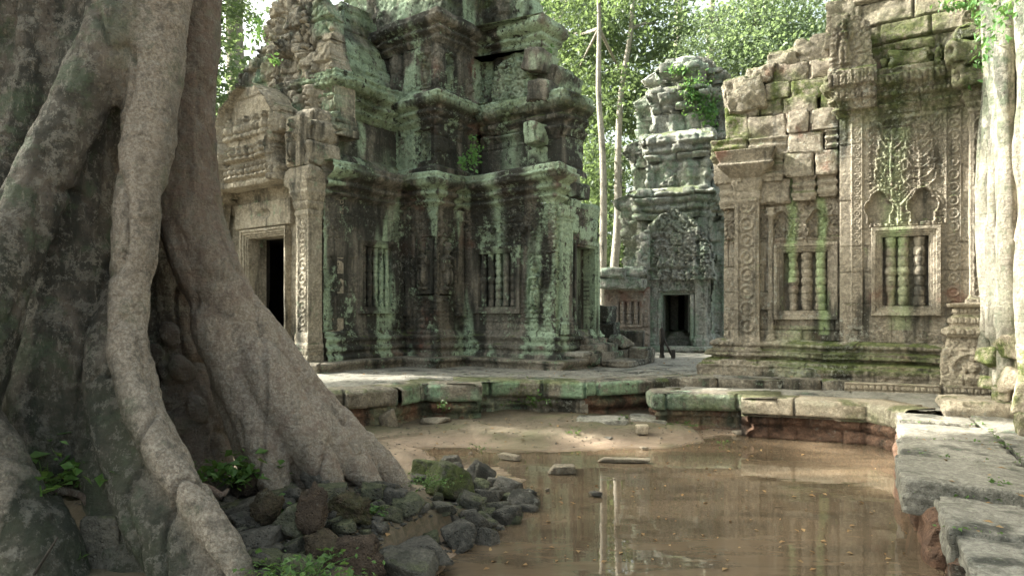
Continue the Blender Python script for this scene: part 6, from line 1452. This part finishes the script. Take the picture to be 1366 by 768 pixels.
weed(575, 645, .25, .06, 160, 8, 'moss and tiny weeds on the stone past the root tip', size=.03)
weed(405, 770, .35, .08, 260, 9, 'grassy green tuft at the bottom of the rubble heap', size=.04)
weed(345, 660, .2, .06, 90, 10, 'tiny weeds around the rounded clod', size=.035)
weed(98, 750, .07, .03, 10, 11, 'two round leaves sprouting beside the dark slab', size=.075, D=3.85)
weed(640, 600, .12, .05, 30, 12, 'faint tuft of weed at the far edge of the heap', size=.03)
G2 = 'small weeds along the terrace foot'
weed(714, 540, .35, .30, 260, 13, 'creeping weed hanging on the dark recess of the terrace wall', size=.05, D=10.75, group=G2)
weed(745, 562, .18, .08, 70, 14, 'small green weed left of the wide cut slab', size=.04, D=9.6, group=G2, zb=-.12)
weed(700, 556, .5, .03, 60, 15, 'scattered seedlings at the foot of the terrace recess', size=.035, D=10.2, group=G2, zb=-.12)
weed(765, 570, .14, .10, 60, 16, 'weed at the left end of the wide cut slab', size=.035, D=9.2, group=G2, zb=-.12)
weed(592, 545, .08, .14, 30, 17, 'tiny plant rooted in a joint of the terrace wall', size=.04, D=9.75, group=G2)
weed(905, 560, .35, .08, 80, 18, 'low weeds behind the shorter grey slab', size=.04, D=9.9, group=G2, zb=-.1)
weed(833, 560, .1, .12, 40, 19, 'grass blades between the two grey slabs', size=.05, D=9.8, group=G2, zb=-.08)
weed(1330, 655, .08, .03, 24, 20, 'seedling in the crack of the walkway slabs', size=.03, D=5.0, group=None, zb=.32)
weed(965, 580, .1, .04, 20, 21, 'bit of weed by the sunny waterline', size=.03, D=8.9, group=G2, zb=-.15)
r = np.random.default_rng(77); C = []
for a_ in (.62, 1.755, 2.665, 3.705, 4.605, 5.6):
    for i in range(26):
        q_ = np.array([4.74, 8.34])-u*(a_+r.normal()*.015)+v*r.uniform(-.05, .95); C.append([q_[0], q_[1], (.34 if a_ < 3.6 else .25)+r.uniform(0, .02)])
for i in range(150):
    a_ = r.uniform(-.4, 6.5); q_ = np.array([4.74, 8.34])-u*a_+v*((.82 if a_ < 3.7 else .965)+r.normal()*.015); C.append([q_[0], q_[1], (.34 if a_ < 3.6 else .25)+r.uniform(0, .02)])
V, F = leaf_cloud(np.array(C), .03, 9, up=1); jg = mk('joint_grass', V, F, M['weed'], None, False); jg['kind'] = 'stuff'; jg['label'] = 'grass and moss growing in the joints of the walkway slabs'
# ferns rooted in the masonry
G3 = 'ferns and bushes rooted in the old masonry'
def hangplant(px, py, D, spx, hpx, n, label, size, seed, mat='fern'):
    c = W3(px, py, D); r = np.random.default_rng(seed); s = spx/FPX*D/2; h = hpx/FPX*D/2*.92
    C = np.stack([c[0]+r.normal(size=n)*s*.55, c[1]+r.normal(size=n)*.07-.03, c[2]+r.normal(size=n)*h*.55], -1)
    t = thing('wall_fern', label, 'fern', c, G3); V, F = leaf_cloud(C, size, seed, droop=.4); mk('fronds', V, F, M[mat], t, False); return t
for i, (px, py, D, a_, b__, n, lb) in enumerate([(632, 205, 13.75, 16, 44, 150, 'fern hanging in the angle of the dark tower above the balustered window'), (618, 215, 13.9, 12, 20, 60, 'smaller fern left of the hanging fern'),
   (928, 125, 19.6, 34, 46, 500, 'green bush growing on the right shoulder of the grey shrine'), (945, 150, 19.6, 26, 40, 300, 'bush below the right shoulder bush of the grey shrine'), (905, 95, 20, 30, 12, 150, 'sparse growth on top of the grey shrine'),
   (345, 40, 12.0, 16, 40, 90, 'small climbing plant high on the carved gable'), (366, 82, 12.0, 14, 10, 50, 'sprig on the gable just over the pediment'), (1275, 8, 10.0, 50, 16, 90, 'long leaved sprig hanging in at the top right'),
   (730, 60, 14.5, 14, 90, 160, 'climber on the right edge of the dark tower top'), (820, 490, 17, 1, 1, 4, 'x')][:9]):
    hangplant(px, py, D, a_, b__, n, lb, .075 if D < 15 else .10, 50+i)
# fallen leaves on mud and paving
r = np.random.default_rng(6); C = []
for i in range(140):
    px, py = r.uniform(560, 1000), r.uniform(562, 600); p = gz(px, py, WZ); C.append([p[0], p[1], max(gh(p[0], p[1]), WZ)+.01])
for i in range(60): 
    a_ = r.uniform(0, 6); b__ = r.uniform(.1, 1.0); p = o2 = np.array([4.74, 8.34])-u*a_+v*b__; C.append([p[0], p[1], .35])
for i in range(150):
    px, py = r.uniform(640, 1230), r.uniform(600, 760); p = gz(px, py, WZ); C.append([p[0], p[1], WZ+.006])
for i in range(260):
    px, py = r.uniform(480, 1250), r.uniform(478, 505); p = gz(px, py, .5); C.append([p[0], p[1], .515])
for i in range(160):
    px, py = r.uniform(300, 660), r.uniform(660, 768); p = gz(px, py, .05); C.append([p[0], p[1], gh(p[0], p[1])+.015])
V, F = leaf_cloud(np.array(C), .038, 4, up=4); lf = mk('leaf_litter', V, F, M['deadleaf'], None, False); lf['kind'] = 'stuff'; lf['label'] = 'dead leaves scattered on mud and slabs'
for o_ in list(bpy.data.objects):
    if '_w' in o_.keys(): del o_['_w']
